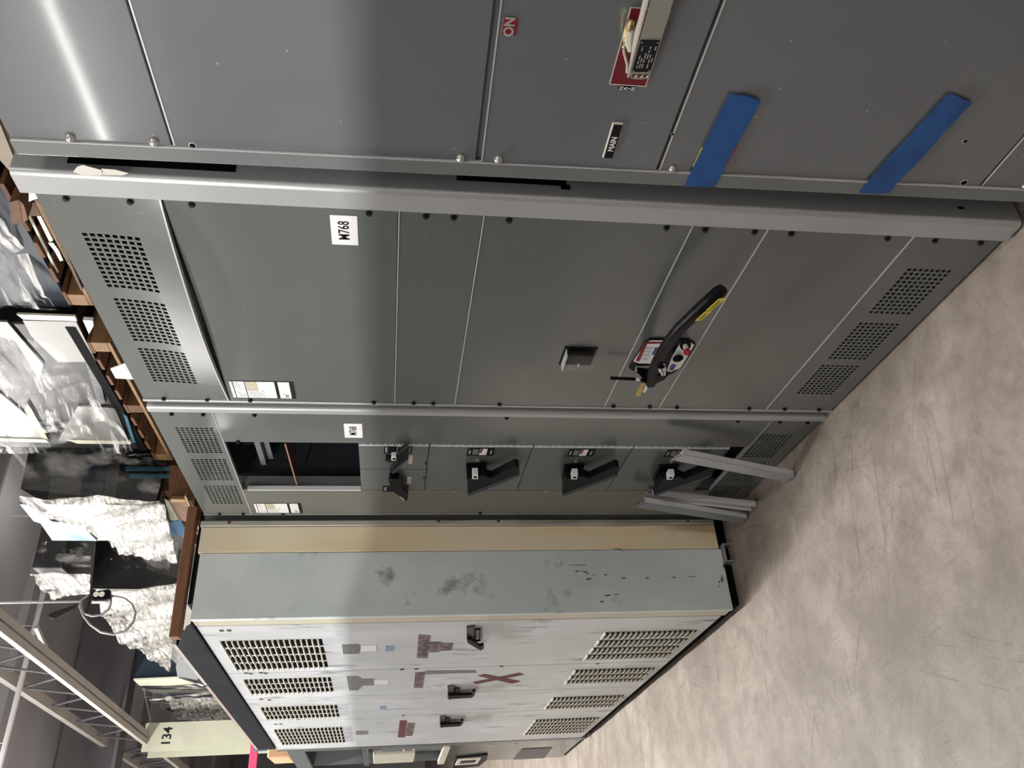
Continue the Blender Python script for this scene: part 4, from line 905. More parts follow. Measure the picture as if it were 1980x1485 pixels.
# wooden beam across the near end of the roof
b = MB(); b.box(0, 0.05, -0.54, 0, 0, 0.040); b.bevel(0.003)
wb = b.build('wooden_beam', WOODR); wb.location = (1.31, 3.425, 2.325); wb.rotation_euler = (0, 0, math.pi / 2 * 0 )
wb.data.transform(Matrix.Rotation(-math.pi / 2, 4, 'Z')); wb.location = (1.32, 3.475, 2.326)
tag(wb, 'rust-brown timber laid across the near end of the louvred enclosure roof', 'timber')
# dark steel channel along the roof edge
ch = F3.thing('steel_channel', 'long dark steel channel lying along the roof edge of the louvred enclosure', 'steel channel')
b = MB(); b.box(0.36, 3.10, -0.065, -0.058, 2.325, 2.415); b.build('channel_web', DSTEEL, ch)
b = MB(); b.box(0.045, 3.10, -0.058, 0.004, 2.2965, 2.302); b.build('channel_flange', DSTEEL, ch)
b = MB(); b.box(0.36, 3.10, -0.058, 0.0, 2.408, 2.416); b.build('channel_flange', DSTEEL, ch)
b = MB(); b.prism([(0.06, 2.30), (1.12, 2.30), (1.12, 2.412), (0.36, 2.412), (0.10, 2.33)], -0.006, 0.0045); b.box(1.125, 3.10, -0.006, 0.0045, 2.30, 2.412); b.build('channel_face', DSTEEL, ch)
b = MB(); b.box(0.34, 1.10, -0.03, 0.002, 2.4165, 2.432); b.build('edge_strip', mat('pale_edge_strip', (0.5, 0.47, 0.43), 0.5, mottle=0.1), ch)
b = MB(); b.box(1.13, 3.10, -0.03, 0.002, 2.4165, 2.432); b.build('edge_strip', mat('pinkish_edge_strip', (0.45, 0.36, 0.32), 0.5, mottle=0.1), ch)

# ================================================================== loose channels leaning at the foot of section 2
def loose(name, label, u0, v0, u1, v1, x0, ztop_px_d, flip, wpx, mtl, twist=0.0):
    """foot of the piece on the floor; upper end propped on the cabinet face"""
    A = at_z(u1, v1, 0.004)                       # foot
    Bp = at_x(u0, v0, D1 - ztop_px_d)             # upper end
    Ld = (Bp - A); L_ = Ld.length; t = Ld.normalized()
    e = bpy.data.objects.new(name, None); col.objects.link(e); tag(e, label, 'metal channel', 'loose channels leaning on the switchboard')
    n = Vector((-1, 0, 0)); n = (n - t * n.dot(t)).normalized(); wv = t.cross(n)
    M = Matrix((t, wv, n)).transposed().to_4x4()
    M = M @ Matrix.Rotation(twist, 4, 'X'); M.translation = A
    e.matrix_world = M
    hw = wpx / 2
    b = MB(); b.box(0, L_, -hw, hw, -0.0015, 0.0); b.build('channel_web', mtl, e)
    for sg in (-1, 1):
        b = MB(); y0_, y1_ = (hw - 0.0015, hw) if sg > 0 else (-hw, -hw + 0.0015)
        z0_, z1_ = (-0.024, 0.0) if flip else (0.0, 0.024)
        b.box(0.014, L_ - 0.014, y0_, y1_, z0_, z1_); b.build('channel_flange', mat('flange_steel_lit_tint', (0.62, 0.64, 0.65), 0.4, mottle=0.06) if (sg > 0 or not flip) else mtl, e)  # pale flange colour stands for the light on the upward side
    for xx in (0.008, L_ - 0.008):
        b = MB()
        for k in range(4): yy = -hw * 0.7 + k * hw * 0.46; b.cyl((xx, yy, 0.0002), (xx, yy, 0.0009), 0.0026, 8)
        b.build('bolt_holes', VOID, e)
    return e
loose('loose_channel', 'grey channel standing highest and farthest right of the three loose pieces', 1306, 884, 1532, 927, 0, 0.085, True, 0.055, GALV)
loose('loose_channel', 'pale open channel lying between the other two loose pieces', 1252, 950, 1462, 974, 0, 0.006, False, 0.050, GALV)
loose('loose_channel', 'darker grey channel lowest of the loose pieces, beside the cream flange', 1234, 976, 1442, 1008, 0, 0.07, True, 0.060, mat('grey_channel_paint', (0.22, 0.24, 0.26), 0.4, mottle=0.08))

# ================================================================== far cabinets at the end of the row
F4 = Fr(0.70, 6.66, TH)
farc = F4.thing('open_control_cabinet', 'grey open-fronted control cabinet just beyond the louvred enclosure', 'electrical cabinet')
shell(farc, 0.0, 1.0, 0.0, 2.24, 0.8, d=-0.02)
b = MB(); b.box(0.0, 0.11, -0.02, 0.004, 0.03, 2.24); b.bevel(0.004); b.build('front_stile', FRAME, farc)
b = MB(); b.box(0.11, 1.0, -0.30, -0.295, 0.9, 2.2); b.build('back_plate', mat('bluegrey_mounting_plate', (0.22, 0.25, 0.3), 0.4, mottle=0.1), farc)
for q in ((1.0, 0.0, 2.12, 2.24), (0.95, 0.004, 1.66, 1.70)): b = MB(); b.box(0.11, q[0], -0.02, q[1], q[2], q[3]); b.build('cross_rail', FRAME, farc)
b = MB(); b.box(0.11, 0.32, -0.02, 0.0, 1.10, 1.56); b.build('side_panel', SHELL, farc)
b = MB(); b.box(0.30, 0.75, -0.2, 0.02, 1.30, 1.62); b.bevel(0.004); b.build('control_box', OFFW, farc, 'cream control box')
b = MB(); b.box(0.11, 1.0, -0.02, -0.002, 0.03, 1.05); b.bevel(0.002); b.build('lower_door', GREY, farc)
b = MB(); b.box(0.11, 0.13, -0.02, 0.01, 1.05, 1.09); b.box(0.13, 1.0, -0.02, 0.012, 1.04, 1.09); b.build('white_edge', OFFW, farc)
def pl4(pl, d0, d1, name, mt, label=None): 
    b = MB(); b.prism([F4.px(u, v, d1) for u, v in pl], d0, d1); return b.build(name, mt, farc, label, smooth=False)
pl4([(882, 1466), (943, 1460), (941, 1470), (926, 1482), (876, 1486)], 0.0, 0.012, 'window_bezel', BLACK)
pl4([(886, 1469), (930, 1466), (923, 1477), (880, 1480)], 0.012, 0.018, 'window_frame', OFFW)
pl4([(892, 1471), (922, 1469), (917, 1475), (888, 1477)], 0.018, 0.0185, 'window_pane', DARKIN)
pl4([(1009, 1449), (1068, 1446), (1052, 1466), (992, 1469)], 0.0, 0.002, 'mesh_vent', mat('fine_mesh', (0.13, 0.125, 0.12), 0.6, mottle=0.3, mscale=120))
for u, v in ((781, 1450), (800, 1449), (866, 1445), (948, 1441), (998, 1439), (1040, 1479), (923, 1481)):
    s, z = F4.px(u, v, 0); b = MB(); b.tube([(s, 0, z), (s, 0.008, z)], [0.012, 0.006], 8); b.build('screw', ZINC, farc)
b = MB(); b.prism([(0.12, 2.11), (0.85, 2.11), (0.12, 1.6)], -0.25, -0.24); b.build('inner_gusset', DARKIN, farc)

# things standing on / behind the far end
rkp = bpy.data.objects.new('pink_rack', None); col.objects.link(rkp); rkp.location = (1.0, 11.0, 0); tag(rkp, 'bright pink-red rack beam showing beyond the far end of the dark steel channel', 'rack')
pz0 = at_y(500, 1440, 11.0).z; pz1 = at_y(485, 1440, 11.0).z; px0 = at_y(490, 1437, 11.0).x
b = MB(); b.box(-2.0, px0 - 1.0, -0.03, 0.03, pz0, pz1); b.bevel(0.004); b.build('rack_beam', PINK, rkp)
for x in (-1.95, px0 - 1.05): b = MB(); b.box(x - 0.04, x + 0.04, -0.04, 0.0, 0, pz0 + 0.05); b.build('rack_post', STEELB, rkp)
b = MB(); b.box(0, 0.34, 0, 0.45, 0, 0.17); b.bevel(0.01); o = b.build('cardboard_box', mat('tan_cardboard', (0.62, 0.38, 0.22), 0.7, mottle=0.08)); o.location = (0.68, 7.0, 2.241)
tag(o, 'peach-tan box on top of the open control cabinet', 'box')

# ================================================================== structure overhead
b = MB(); c0 = Vector((1.66, 13.9, 0))
b.box(-0.2, 0.2, -0.2, -0.185, 0, 5.05); b.box(-0.2, 0.2, 0.185, 0.2, 0, 5.05); b.box(-0.008, 0.008, -0.185, 0.185, 0, 5.05)
cl = b.build('steel_column', COLM); cl.location = c0; cl.rotation_euler = (0, 0, 0.12); tag(cl, 'cream steel column painted with the number 134', 'column')
c = bpy.data.curves.new('t', 'FONT'); c.body = '134'; c.size = 0.18; c.extrude = 0.001; c.align_x = 'CENTER'; c.align_y = 'CENTER'; c.offset = 0.003
tt = bpy.data.objects.new('t', c); col.objects.link(tt); me = bpy.data.meshes.new_from_object(tt.evaluated_get(bpy.context.evaluated_depsgraph_get())); bpy.data.objects.remove(tt)
me.transform(Matrix(((1, 0, 0, 0), (0, 0, -1, -0.202), (0, 1, 0, 4.72), (0, 0, 0, 1)))); me.materials.clear(); me.materials.append(INK)
lt = bpy.data.objects.new('lettering', me); col.objects.link(lt); lt.parent = cl
# girder beside the column, running towards the camera
GD = Vector((-0.0401, 0.9992, 0.0))
gA = at_z(-160, 1075, 5.02); gB = Vector((1.66, 13.9, 5.02))
gd = (gB - gA).normalized(); gA = gB - gd * 12.5
gir = bpy.data.objects.new('roof_truss', None); col.objects.link(gir); gir.location = gB
tag(gir, 'long cream-grey open web roof truss ending at the numbered column', 'roof truss')
def rel(p): return Vector(p) - gB
b = MB(); 
for dx in (-0.05, 0.05): b.bar(rel(gA) + Vector((dx, 0, 0)), rel(gB) + Vector((dx, 0, 0)), 0.075, 0.06)
b.build('bottom_chord', TRUSS, gir)
up2 = Vector((0, 0, 0.62))
b = MB(); b.bar(rel(gA) + up2, rel(gB) + up2, 0.12, 0.08); b.build('top_chord', TRUSS, gir)
n = 13; Lg = (gB - gA).length
for k in range(n):
    p0 = rel(gA) + gd * (Lg * k / n); p1 = rel(gA) + gd * (Lg * (k + 0.5) / n) + up2; p2 = rel(gA) + gd * (Lg * (k + 1) / n)
    b = MB(); b.tube([p0, p1], 0.013, 6); b.build('web_rod', TRUSSD, gir); b = MB(); b.tube([p1, p2], 0.013, 6); b.build('web_rod', TRUSSD, gir)
b = MB(); b.tube([Vector((0, -0.2, 0.0)), Vector((-0.02, 0.05, -0.02)), Vector((-0.06, 0.25, -0.22)), Vector((-0.10, 0.5, -0.25))], 0.02, 8); b.build('conduit_bend', TRUSS, gir)
b = MB(); pts_ = [rel(at_z(70, 1212, 5.16)), rel(at_z(92, 1262, 5.14)), rel(at_z(97, 1264, 5.1))]; b.bar(pts_[0], pts_[1], 0.04, 0.04); b.build('conduit', TRUSS, gir)
# second truss beyond the column
gir2 = bpy.data.objects.new('roof_truss', None); col.objects.link(gir2); gir2.location = gB + gd * 0.5
tag(gir2, 'short-looking grey open web truss beyond the numbered column', 'roof truss')
b = MB(); b.bar((0, 0, 0), gd * 9, 0.12, 0.06); b.build('bottom_chord', TRUSS, gir2); b = MB(); b.bar(up2, gd * 9 + up2, 0.12, 0.07); b.build('top_chord', TRUSS, gir2)
for k in range(15):
    p0 = gd * (9 * k / 15); p1 = gd * (9 * (k + .5) / 15) + up2; p2 = gd * (9 * (k + 1) / 15)
    b = MB(); b.tube([p0, p1], 0.013, 5); b.build('web_rod', TRUSSD, gir2); b = MB(); b.tube([p1, p2], 0.013, 5); b.build('web_rod', TRUSSD, gir2)
# deep dark cross beam above the column
b = MB(); b.bar((-8, 14.3 - 0.4, 5.95), (9, 14.3 + 0.28, 5.95), 0.12, 0.85); struct(b.build('trim_30', CEILD))
b = MB(); b.bar((-8, 14.2 - 0.4, 5.50), (9, 14.2 + 0.28, 5.50), 0.35, 0.05); struct(b.build('trim_31', CEILD))
# pipes under the ceiling
for k, (a, bb, z) in enumerate((((85, 1141), (-10, 1520), 5.5), ((222, 1345), (183, 1500), 6.1), ((278, 1331), (296, 1420), 6.3))):
    A = at_z(*a, z); Bq = at_z(*bb, z); dd = (Bq - A); A2 = A - dd * 0.0; B2 = Bq
    b = MB(); b.tube([A2, B2], 0.03 if k < 2 else 0.015, 8); o = b.build('ceiling_pipe', PIPE)
    for pp in (A2.lerp(B2, 0.2), A2.lerp(B2, 0.8)):
        h2 = MB(); h2.tube([pp, Vector((pp.x, pp.y, 6.75))], 0.004, 5); h2.build('hanger', PIPE, o)
    tag(o, ['pale pipe crossing above the near end of the roof truss', 'thin grey pipe crossing behind the roof truss', 'fine line pipe under the ceiling left of the numbered column'][k], 'pipe')

# hanging cord with outlet box
XC = 2.3
pend = bpy.data.objects.new('hanging_outlet', None); col.objects.link(pend); P0_ = at_x(197, 1155, 1.9); pend.location = P0_
tag(pend, 'outlet box hanging from the ceiling on a looped grey cable', 'outlet')
XC = P0_.x
def hp(u, v): return at_y(u, v, P0_.y) - P0_
b = MB(); cpt = hp(157, 1163); top = Vector((cpt.x, cpt.y, 6.75 - P0_.z)); mid = hp(90, 1161)
b.tube([top, cpt.lerp(top, 0.35)], 0.009, 8); b.build('cable_drop', CABLED, pend)
b = MB(); b.tube([cpt.lerp(top, 0.35), cpt], 0.009, 8); b.build('cable_drop', CABLE, pend)
def loop(cu, cv, ru, rv, a0, a1, n=22): return [hp(cu + ru * math.cos(math.radians(a0 + (a1 - a0) * i / n)), cv + rv * math.sin(math.radians(a0 + (a1 - a0) * i / n))) for i in range(n + 1)]
b = MB(); b.tube([hp(157, 1163)] + [hp(154, 1172), hp(162, 1192), hp(175, 1208), hp(195, 1222), hp(220, 1227), hp(243, 1220), hp(258, 1202), hp(262, 1185), hp(255, 1168), hp(240, 1157), hp(214, 1152)], 0.0095, 8); b.build('cable_loop', CABLE, pend)
b = MB(); b.tube([hp(170, 1151), hp(158, 1160), hp(157, 1172), hp(162, 1186), hp(178, 1191), hp(196, 1189), hp(210, 1178), hp(215, 1166), hp(212, 1155)], 0.0085, 8); b.build('cable_loop', CABLE, pend)
b = MB(); b.prism([(p.x, p.z) for p in (hp(179, 1146), hp(213, 1141), hp(215, 1160), hp(181, 1163))], -0.03, 0.03); b.bevel(0.004); bx = b.build('outlet_box', BLACK, pend)
for u in (188, 199):
    p = hp(u, 1151); b = MB(); b.tube([(p.x, -0.031, p.z), (p.x, -0.034, p.z)], 0.022, 14); b.build('socket', OFFW, pend)
b = MB(); b.tube([hp(178, 1164), hp(205, 1164)], 0.012, 8); b.build('cable_grip', WHITE, pend)
b = MB(); b.prism([(p.x, p.z) for p in (hp(95, 1188), hp(103, 1184), hp(150, 1168), hp(146, 1176), hp(118, 1190), hp(104, 1197), hp(96, 1194))], -0.01, 0.01); b.build('cord_hook', CHARC, pend)

# ================================================================== stored equipment behind the row
rk = bpy.data.objects.new('storage_rack', None); col.objects.link(rk); rk.location = (3.3, 7.5, 0)
tag(rk, 'steel storage rack behind the switchboards carrying wrapped equipment', 'storage rack')
b = MB(); b.box(-0.55, 0.6, -5.6, 7.5, 2.90, 3.0); b.build('rack_deck', DSTEEL, rk)
for y in (-5.4, -2, 1.5, 5, 7.3):
    for x in (-0.5, 0.55): b = MB(); b.box(x - 0.04, x + 0.04, y - 0.04, y + 0.04, 0, 2.90); b.build('rack_post', DSTEEL, rk)

def pallet(x0, x1, y0, y1, z0, label, name='wooden_pallet', nb=5):
    e = bpy.data.objects.new(name, None); col.objects.link(e); e.location = (x0, (y0 + y1) / 2, z0); tag(e, label, 'pallet', 'pallets under the stored equipment')
    L_ = y1 - y0; W_ = x1 - x0
    def B(a, b_, c, d, f, g, nme, mt): q = MB(); q.box(a, b_, c, d, f, g); q.bevel(0.002); return q.build(nme, mt, e)
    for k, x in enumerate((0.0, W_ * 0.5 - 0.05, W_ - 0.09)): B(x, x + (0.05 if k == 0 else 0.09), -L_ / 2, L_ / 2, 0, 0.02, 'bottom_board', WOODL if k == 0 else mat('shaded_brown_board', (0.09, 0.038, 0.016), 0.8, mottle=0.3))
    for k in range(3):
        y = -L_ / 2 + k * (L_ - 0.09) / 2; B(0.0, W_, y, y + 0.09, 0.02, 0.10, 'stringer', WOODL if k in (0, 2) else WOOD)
    n = max(4, int(L_ / 0.16))
    for k in range(n):
        y = -L_ / 2 + k * (L_ - 0.11) / (n - 1); B(0, W_, y, y + 0.11, 0.10, 0.12, 'deck_board', mat('shaded_pallet_deck', (0.12, 0.05, 0.02), 0.75, mottle=0.3))  # deck and inner boards coloured dark for the shade inside the pallet
    return e
ZP = 3.0
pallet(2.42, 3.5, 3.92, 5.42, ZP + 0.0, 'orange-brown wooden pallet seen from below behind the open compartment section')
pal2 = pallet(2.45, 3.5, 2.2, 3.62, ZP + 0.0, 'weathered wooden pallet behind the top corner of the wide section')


def boxthing(name, label, x0, x1, y0, y1, z0, z1, mt, cat='equipment', bev=0.008):
    e = bpy.data.objects.new(name, None); col.objects.link(e); e.location = (x0, y0, z0); tag(e, label, cat)
    b = MB(); b.box(0, x1 - x0, 0, y1 - y0, 0, z1 - z0); b.bevel(bev); b.build('housing', mt, e); return e
def sheet(parent, P00, P10, P01, P11, mt, amp=0.03, nu=40, nv=28, off=(0, 0, 0), seed=0, name='plastic_wrap', fold=6.0, label='crinkled clear plastic film', ragged=0.0):
    """crinkled film over a face; corner points in world space"""
    o0 = parent.location; bm = bmesh.new(); V = []
    P00, P10, P01, P11 = map(Vector, (P00, P10, P01, P11)); nn = (P10 - P00).cross(P01 - P00).normalized()
    if nn.dot(EYE - P00) < 0: nn = -nn
    for i in range(nu + 1):
        row = []
        for j in range(nv + 1):
            a, c = i / nu, j / nv
            if ragged and j == nv: c += ragged * noise.noise(Vector((a * 7, seed, 0)))
            p = (P00.lerp(P10, a)).lerp(P01.lerp(P11, a), c)
            q1_ = p.y * 0.5 + p.z * 0.86; q2_ = p.y * 0.86 - p.z * 0.5; k = noise.noise(Vector((q1_ * 0.8, q2_ * fold * 0.8, seed))) + 0.45 * noise.noise(Vector((q1_ * 2.2, q2_ * fold * 2.6, seed + 3)))
            ridge = abs(noise.noise(Vector((q1_ * 1.5, seed, q2_ * 7)))) * 0.8
            row.append(bm.verts.new(p + nn * (0.02 + amp * (0.6 + k - ridge)) + Vector(off) - o0))
        V.append(row)
    for i in range(nu):
        for j in range(nv): bm.faces.new((V[i][j], V[i + 1][j], V[i + 1][j + 1], V[i][j + 1]))
    me = bpy.data.meshes.new(name); bm.to_mesh(me); bm.free(); me.shade_smooth(); me.materials.append(mt)
    o = bpy.data.objects.new(name, me); col.objects.link(o); o.parent = parent; o['label'] = label; return o
def face_part(par, name, mt, x, pix, t=0.02, label=None):
    """panel on the aisle side (plane x) with corners read off the photo"""
    P = [at_x(u, v, x) - par.location for u, v in pix]; b = MB(); b.prism([(p.y, p.z) for p in P], P[0].x, P[0].x + t, 'x'); return b.build(name, mt, par, label, smooth=False)
def side_part(par, name, mt, y, pix, t=0.02, label=None):
    P = [at_y(u, v, y) - par.location for u, v in pix]
    b = MB(); A = [b.bm.verts.new((p.x, P[0].y, p.z)) for p in P]; C = [b.bm.verts.new((p.x, P[0].y + t, p.z)) for p in P]; n = len(P)
    b.bm.faces.new(A); b.bm.faces.new(C[::-1])
    for i in range(n): b.bm.faces.new((A[i], C[i], C[(i + 1) % n], A[(i + 1) % n]))
    return b.build(name, mt, par, label, smooth=False)

XA = 2.5
# unit A1: navy machine, tightly wrapped
a1 = boxthing('wrapped_navy_machine', 'navy machine tightly wrapped in glossy film at the top left corner', XA, 3.5, 2.25, 3.72, 3.14, 4.6, NAVY)
sheet(a1, (XA, 2.3, 3.2), (XA, 3.70, 3.2), (XA, 2.3, 4.6), (XA, 3.70, 4.6), WRAPC, 0.03, 50, 40, seed=1)
face_part(pal2, 'trim_strip', OFFW, XA - 0.03, ((52, 415), (56, 413), (113, 527), (109, 529)), 0.01)
face_part(pal2, 'cream_rail', OFFW, XA - 0.045, ((61, 398), (69, 398), (103, 465), (96, 469)), 0.015)
face_part(pal2, 'torn_film', WHITE, XA - 0.05, ((93, 470), (103, 470), (114, 485), (122, 504), (116, 505), (105, 485)), 0.005)
# weathered beam + block to the left
wbm = bpy.data.objects.new('timber_beam', None); col.objects.link(wbm); pb0 = at_x(40, 330, 2.3); wbm.location = pb0
tag(wbm, 'weathered brown timber behind the top of the nearest corner post', 'timber')
face_part(wbm, 'beam', WOODD, 2.3, ((-60, 170), (-20, 170), (58, 330), (160, 560), (156, 562), (80, 400), (40, 345)), 0.06)
face_part(wbm, 'beam_face', mat('dusty_beam_face', (0.30, 0.25, 0.2), 0.7, mottle=0.15), 2.29, ((-60, 190), (-20, 190), (32, 318), (45, 350), (38, 352), (0, 310)), 0.01)
wbl = bpy.data.objects.new('wood_block', None); col.objects.link(wbl); pw = at_x(35, 410, 2.34); wbl.location = pw
tag(wbl, 'small orange wooden block wedged beside the wrapped navy machine', 'wood block')
face_part(wbl, 'block', WOOD, 2.36, ((18, 392), (36, 386), (44, 430), (22, 434)), 0.08); face_part(wbl, 'block_side', WOODR, 2.362, ((36, 386), (46, 396), (54, 425), (44, 430)), 0.08)
# unit A2: pale equipment with black middle, navy plinth
a2 = boxthing('wrapped_pale_enclosure', 'pale grey enclosure with a navy plinth under loose film above the orange pallet', XA - 0.05, 3.5, 3.80, 5.30, 3.14, 5.2, CHARC)
XB = XA - 0.05
face_part(a2, 'panel', PALEB, XB - 0.012, ((44, 620), (147, 622), (186, 700), (112, 700), (60, 650)), 0.012)
face_part(a2, 'panel', PALEB, XB - 0.012, ((150, 786), (206, 788), (222, 790), (250, 855), (112, 852)), 0.012)
face_part(a2, 'trim_strip', OFFW, XB - 0.02, ((32, 608), (145, 612), (149, 621), (45, 618)), 0.012)
face_part(a2, 'trim_strip', OFFW, XB - 0.02, ((130, 851), (252, 853), (254, 859), (150, 858)), 0.012)
b = MB(); b.box(-0.014, 0, 0.0, 1.5, 0.0, 0.05); b.build('plinth', VOID, a2)
face_part(a2, 'plinth_edge', STEELB, XB - 0.022, ((238, 800), (246, 806), (262, 855), (256, 857)), 0.014)
face_part(a2, 'corner_bracket', WHITE, XB - 0.05, ((160, 619), (179, 620), (181, 630), (172, 646)), 0.02)
face_part(a2, 'vent_block', GREYSTK, XB - 0.013, ((165, 700), (184, 702), (204, 780), (190, 782)), 0.012)
sheet(a2, (XB - 0.02, 3.85, 3.25), (XB - 0.02, 5.25, 3.2), (XB - 0.02, 3.85, 4.9), (XB - 0.02, 5.3, 4.9), WRAPC, 0.04, 70, 70, seed=4, fold=4)
face_part(a2, 'panel', PALEB, XB - 0.012, ((-40, 620), (14, 623), (84, 705), (76, 735), (30, 660), (-40, 640)), 0.012)
face_part(a2, 'panel', PALEB, XB - 0.012, ((-60, 770), (0, 760), (60, 810), (90, 850), (-60, 846)), 0.012)
face_part(a2, 'trim_strip', OFFW, XB - 0.02, ((-50, 846), (88, 850), (95, 856), (-50, 852)), 0.012)
face_part(a2, 'tan_flap', BEIGESTK, XB - 0.02, ((52, 780), (60, 790), (93, 850), (80, 846), (48, 795)), 0.004)
# unit C: dark sided blue equipment draped in bright film
XCC = 2.15
YD = at_x(230, 1139, 2.15).y
pc0 = at_x(200, 968, XCC); YC = pc0.y
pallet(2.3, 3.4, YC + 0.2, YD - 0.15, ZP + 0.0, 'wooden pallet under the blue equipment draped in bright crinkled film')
zc1 = at_x(52, 950, XCC).z; zc0 = 3.14
yc1 = at_x(190, 1046, XCC).y
c_ = boxthing('wrapped_blue_enclosure', 'blue equipment with dark end, draped in bright crinkled film', XCC, 3.5, YC, yc1, zc0, zc1, PALEB)
side_part(c_, 'end_band', CHARC, YC - 0.012, ((60, 850), (112, 850), (90, 975), (40, 945)), 0.012)
side_part(c_, 'end_band', OLIVE, YC - 0.014, ((112, 850), (170, 850), (152, 975), (90, 975)), 0.014)
side_part(c_, 'end_band', NAVY, YC - 0.02, ((170, 850), (215, 850), (196, 982), (152, 975)), 0.02)
side_part(c_, 'end_band', OLIVE, YC - 0.012, ((215, 850), (240, 850), (220, 975), (196, 975)), 0.012)
side_part(c_, 'end_band', VOID, YC - 0.02, ((240, 850), (330, 850), (305, 975), (220, 975)), 0.02)
side_part(c_, 'end_fin', STEELB, YC - 0.05, ((242, 902), (352, 903), (354, 908), (242, 908)), 0.03)
side_part(c_, 'end_fin', STEELB, YC - 0.05, ((250, 916), (356, 917), (358, 922), (250, 921)), 0.03)
face_part(c_, 'panel', MBLUE, XCC - 0.014, ((322, 1012), (350, 1005), (360, 1034), (330, 1040)), 0.014)
face_part(c_, 'panel_rim', COLM, XCC - 0.008, ((318, 965), (335, 975), (362, 1030), (364, 1045), (356, 1045), (346, 1008), (330, 1006)), 0.008)
side_part(c_, 'film_end', WRAPD, YC - 0.05, ((45, 860), (330, 860), (300, 975), (42, 945)), 0.003)
# the bright film falls obliquely over the front
def P(u, v, x): return at_x(u, v, x)
sheet(c_, P(40, 948, XCC - 0.05), P(310, 955, XCC - 0.05), P(62, 985, XCC - 0.07), P(345, 1075, XCC - 0.06), WRAPW, 0.04, 90, 60, seed=14, fold=7, ragged=0.06, label='bright crinkled clear film')
sheet(c_, P(150, 965, XCC - 0.07), P(318, 965, XCC - 0.07), P(235, 1062, XCC - 0.09), P(345, 1078, XCC - 0.07), WRAPW, 0.035, 70, 50, seed=21, fold=9, ragged=0.05, label='bright crinkled clear film')
lbp = face_part(c_, 'hinged_panel', LBLUE, XCC - 0.03, ((38, 975), (52, 976), (100, 1008), (160, 1018), (188, 1046), (101, 1045), (78, 1012), (65, 1008)), 0.02, 'light blue panel sticking out above the film')
# plywood crate under C
cr_ = bpy.data.objects.new('plywood_crate', None); col.objects.link(cr_); cr_.location = at_x(345, 940, 2.2)
tag(cr_, 'plywood crate under the film-draped blue equipment', 'crate')
side_part(cr_, 'end_board', WOODR, YC - 0.1, ((328, 900), (395, 900), (395, 960), (325, 960)), 0.03)
face_part(cr_, 'front_board', WOOD, 2.1, ((325, 968), (376, 968), (372, 1012), (345, 1005)), 0.03)
face_part(cr_, 'batten', WOODL, 2.08, ((330, 965), (358, 966), (358, 971), (330, 971)), 0.02); face_part(cr_, 'batten', WOODL, 2.07, ((356, 960), (360, 960), (371, 986), (368, 988)), 0.02)

# unit D lower & upper (dark ends, silvery fronts)
YF = at_x(300, 1312, 2.15).y
XD = 2.15
YD = at_x(230, 1139, XD).y
d1 = boxthing('wrapped_black_enclosure', 'black-ended enclosure under silvery film beside the hanging outlet', XD, 3.5, YD, YF - 0.08, 3.01, at_x(181, 1139, XD).z, PALEB)
side_part(d1, 'end_skin', CHARC, YD - 0.014, ((186, 1040), (360, 1070), (345, 1139), (178, 1138)), 0.014)
side_part(d1, 'end_band', OLIVE, YD - 0.02, ((285, 1060), (355, 1065), (343, 1118), (283, 1100)), 0.02)
sheet(d1, at_y(182, 1050, YD - .02), at_y(345, 1050, YD - .02), at_y(180, 1138, YD - .02), at_y(345, 1138, YD - .02), WRAPD, 0.02, 40, 24, seed=31, fold=10)
sheet(d1, P(180, 1139, XD - 0.03), P(345, 1118, XD - 0.03), P(225, 1225, XD - 0.03), P(330, 1290, XD - 0.03), WRAPW, 0.05, 60, 50, seed=33, fold=6, ragged=0.1, label='silvery crumpled film')
d2 = boxthing('wrapped_top_box', 'upper dark box in cloudy film stacked left of the hanging outlet', XD + 0.05, 3.4, at_x(120, 1098, XD + .05).y, at_x(120, 1140, XD + .05).y, max(at_x(178, 1098, XD + .05).z, at_x(181, 1139, XD).z + 0.12), at_x(60, 1098, XD + .05).z, CHARC)
yd2 = at_x(120, 1098, XD + .05).y
sheet(d2, at_y(70, 1050, yd2 - .02), at_y(178, 1050, yd2 - .02), at_y(62, 1097, yd2 - .02), at_y(178, 1098, yd2 - .02), WRAPD, 0.02, 30, 20, seed=41, fold=10)
sheet(d2, P(60, 1100, XD + 0.02), P(178, 1098, XD + 0.02), P(100, 1150, XD + 0.02), P(175, 1140, XD + 0.02), WRAPW, 0.05, 40, 30, seed=43, fold=5, ragged=0.1, label='cloudy crumpled film')
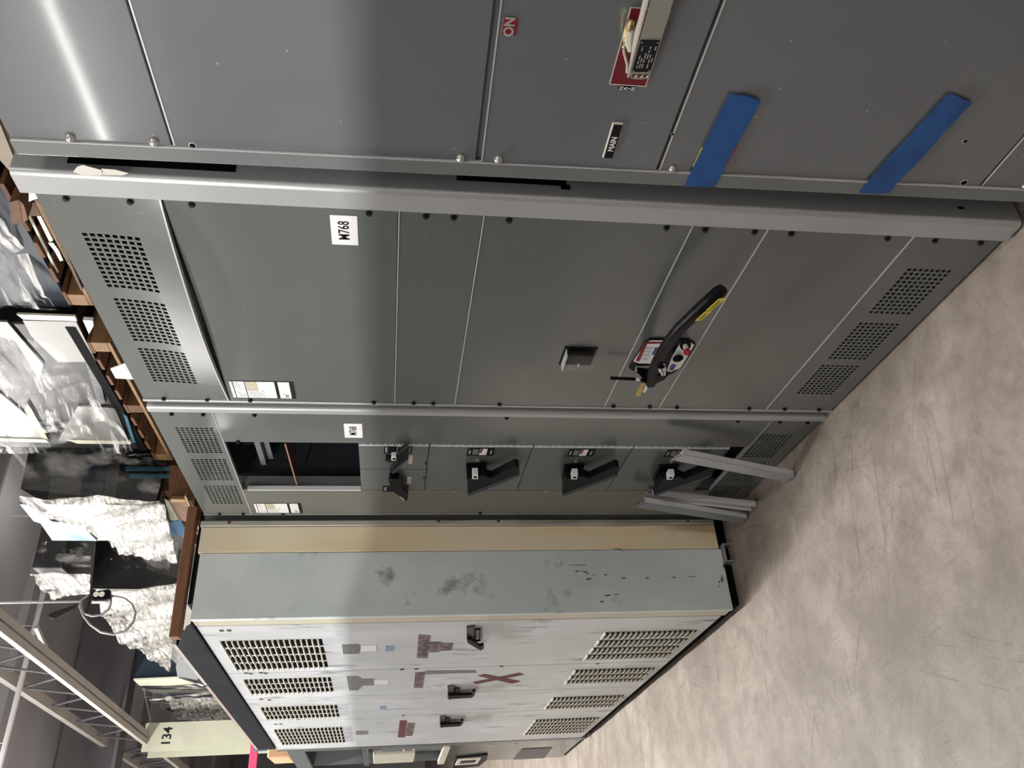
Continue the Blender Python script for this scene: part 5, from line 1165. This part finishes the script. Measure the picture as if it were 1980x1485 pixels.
# bundle near the column: navy end, parts and crumpled silver film on its front
XF = 2.15
YF = at_x(300, 1312, XF).y
f1 = boxthing('wrapped_navy_bundle', 'navy-ended bundle of parts in crumpled silver film beside the numbered column', XF, at_y(300, 1224, YF).x, YF, 15.4, 3.01, at_y(262, 1300, YF).z, NAVY)
face_part(f1, 'grey_bracket', SHELL, XF - 0.2, ((349, 1276), (360, 1274), (384, 1305), (382, 1315), (343, 1308), (340, 1290)), 0.04)
for k, (pix, mt_) in enumerate(((((258, 1315), (345, 1311), (380, 1322), (330, 1326), (270, 1326)), COLM), (((275, 1328), (400, 1326), (405, 1332), (285, 1332)), VOID), (((282, 1334), (410, 1334), (412, 1339), (300, 1341)), OLIVE), (((322, 1372), (400, 1366), (440, 1376), (370, 1388)), VOID))):
    face_part(f1, 'bundle_layer', mt_, XF - 0.02, pix, 0.02)
sheet(f1, P(320, 1340, XF - 0.03), P(428, 1345, XF - 0.03), P(345, 1388, XF - 0.03), P(468, 1406, XF - 0.02), WRAPW, 0.06, 60, 60, seed=51, fold=3, ragged=0.05, label='crumpled silver film')
sheet(f1, P(262, 1317, XF - 0.03), P(395, 1318, XF - 0.03), P(322, 1372, XF - 0.03), P(430, 1350, XF - 0.03), WRAPD, 0.06, 30, 30, seed=53, fold=3, ragged=0.05, label='crumpled silver film')

# opposite row across the aisle (unseen, added to shade and reflect in the fronts)
for k in range(6):
    y = -3.0 + k * 1.7
    e = bpy.data.objects.new('unseen_shade_cabinet', None); col.objects.link(e); e.location = (-1.75, y, 0)
    tag(e, 'unseen dark grey cabinet across the aisle, added to shade the switchboard fronts, %s from the near end' % ['first', 'second', 'third', 'fourth', 'fifth', 'sixth'][k], 'electrical cabinet', 'unseen cabinets added across the aisle')
    b = MB(); b.box(-0.9, 0, 0.0, 1.66, 0.0, 2.42); b.bevel(0.006); b.build('housing', SHELL, e)
    b = MB(); b.box(0, 0.015, 0.05, 0.8, 0.1, 2.34); b.bevel(0.003); b.build('door', SHELL, e); b = MB(); b.box(0, 0.015, 0.84, 1.6, 0.1, 2.34); b.bevel(0.003); b.build('door', SHELL, e)
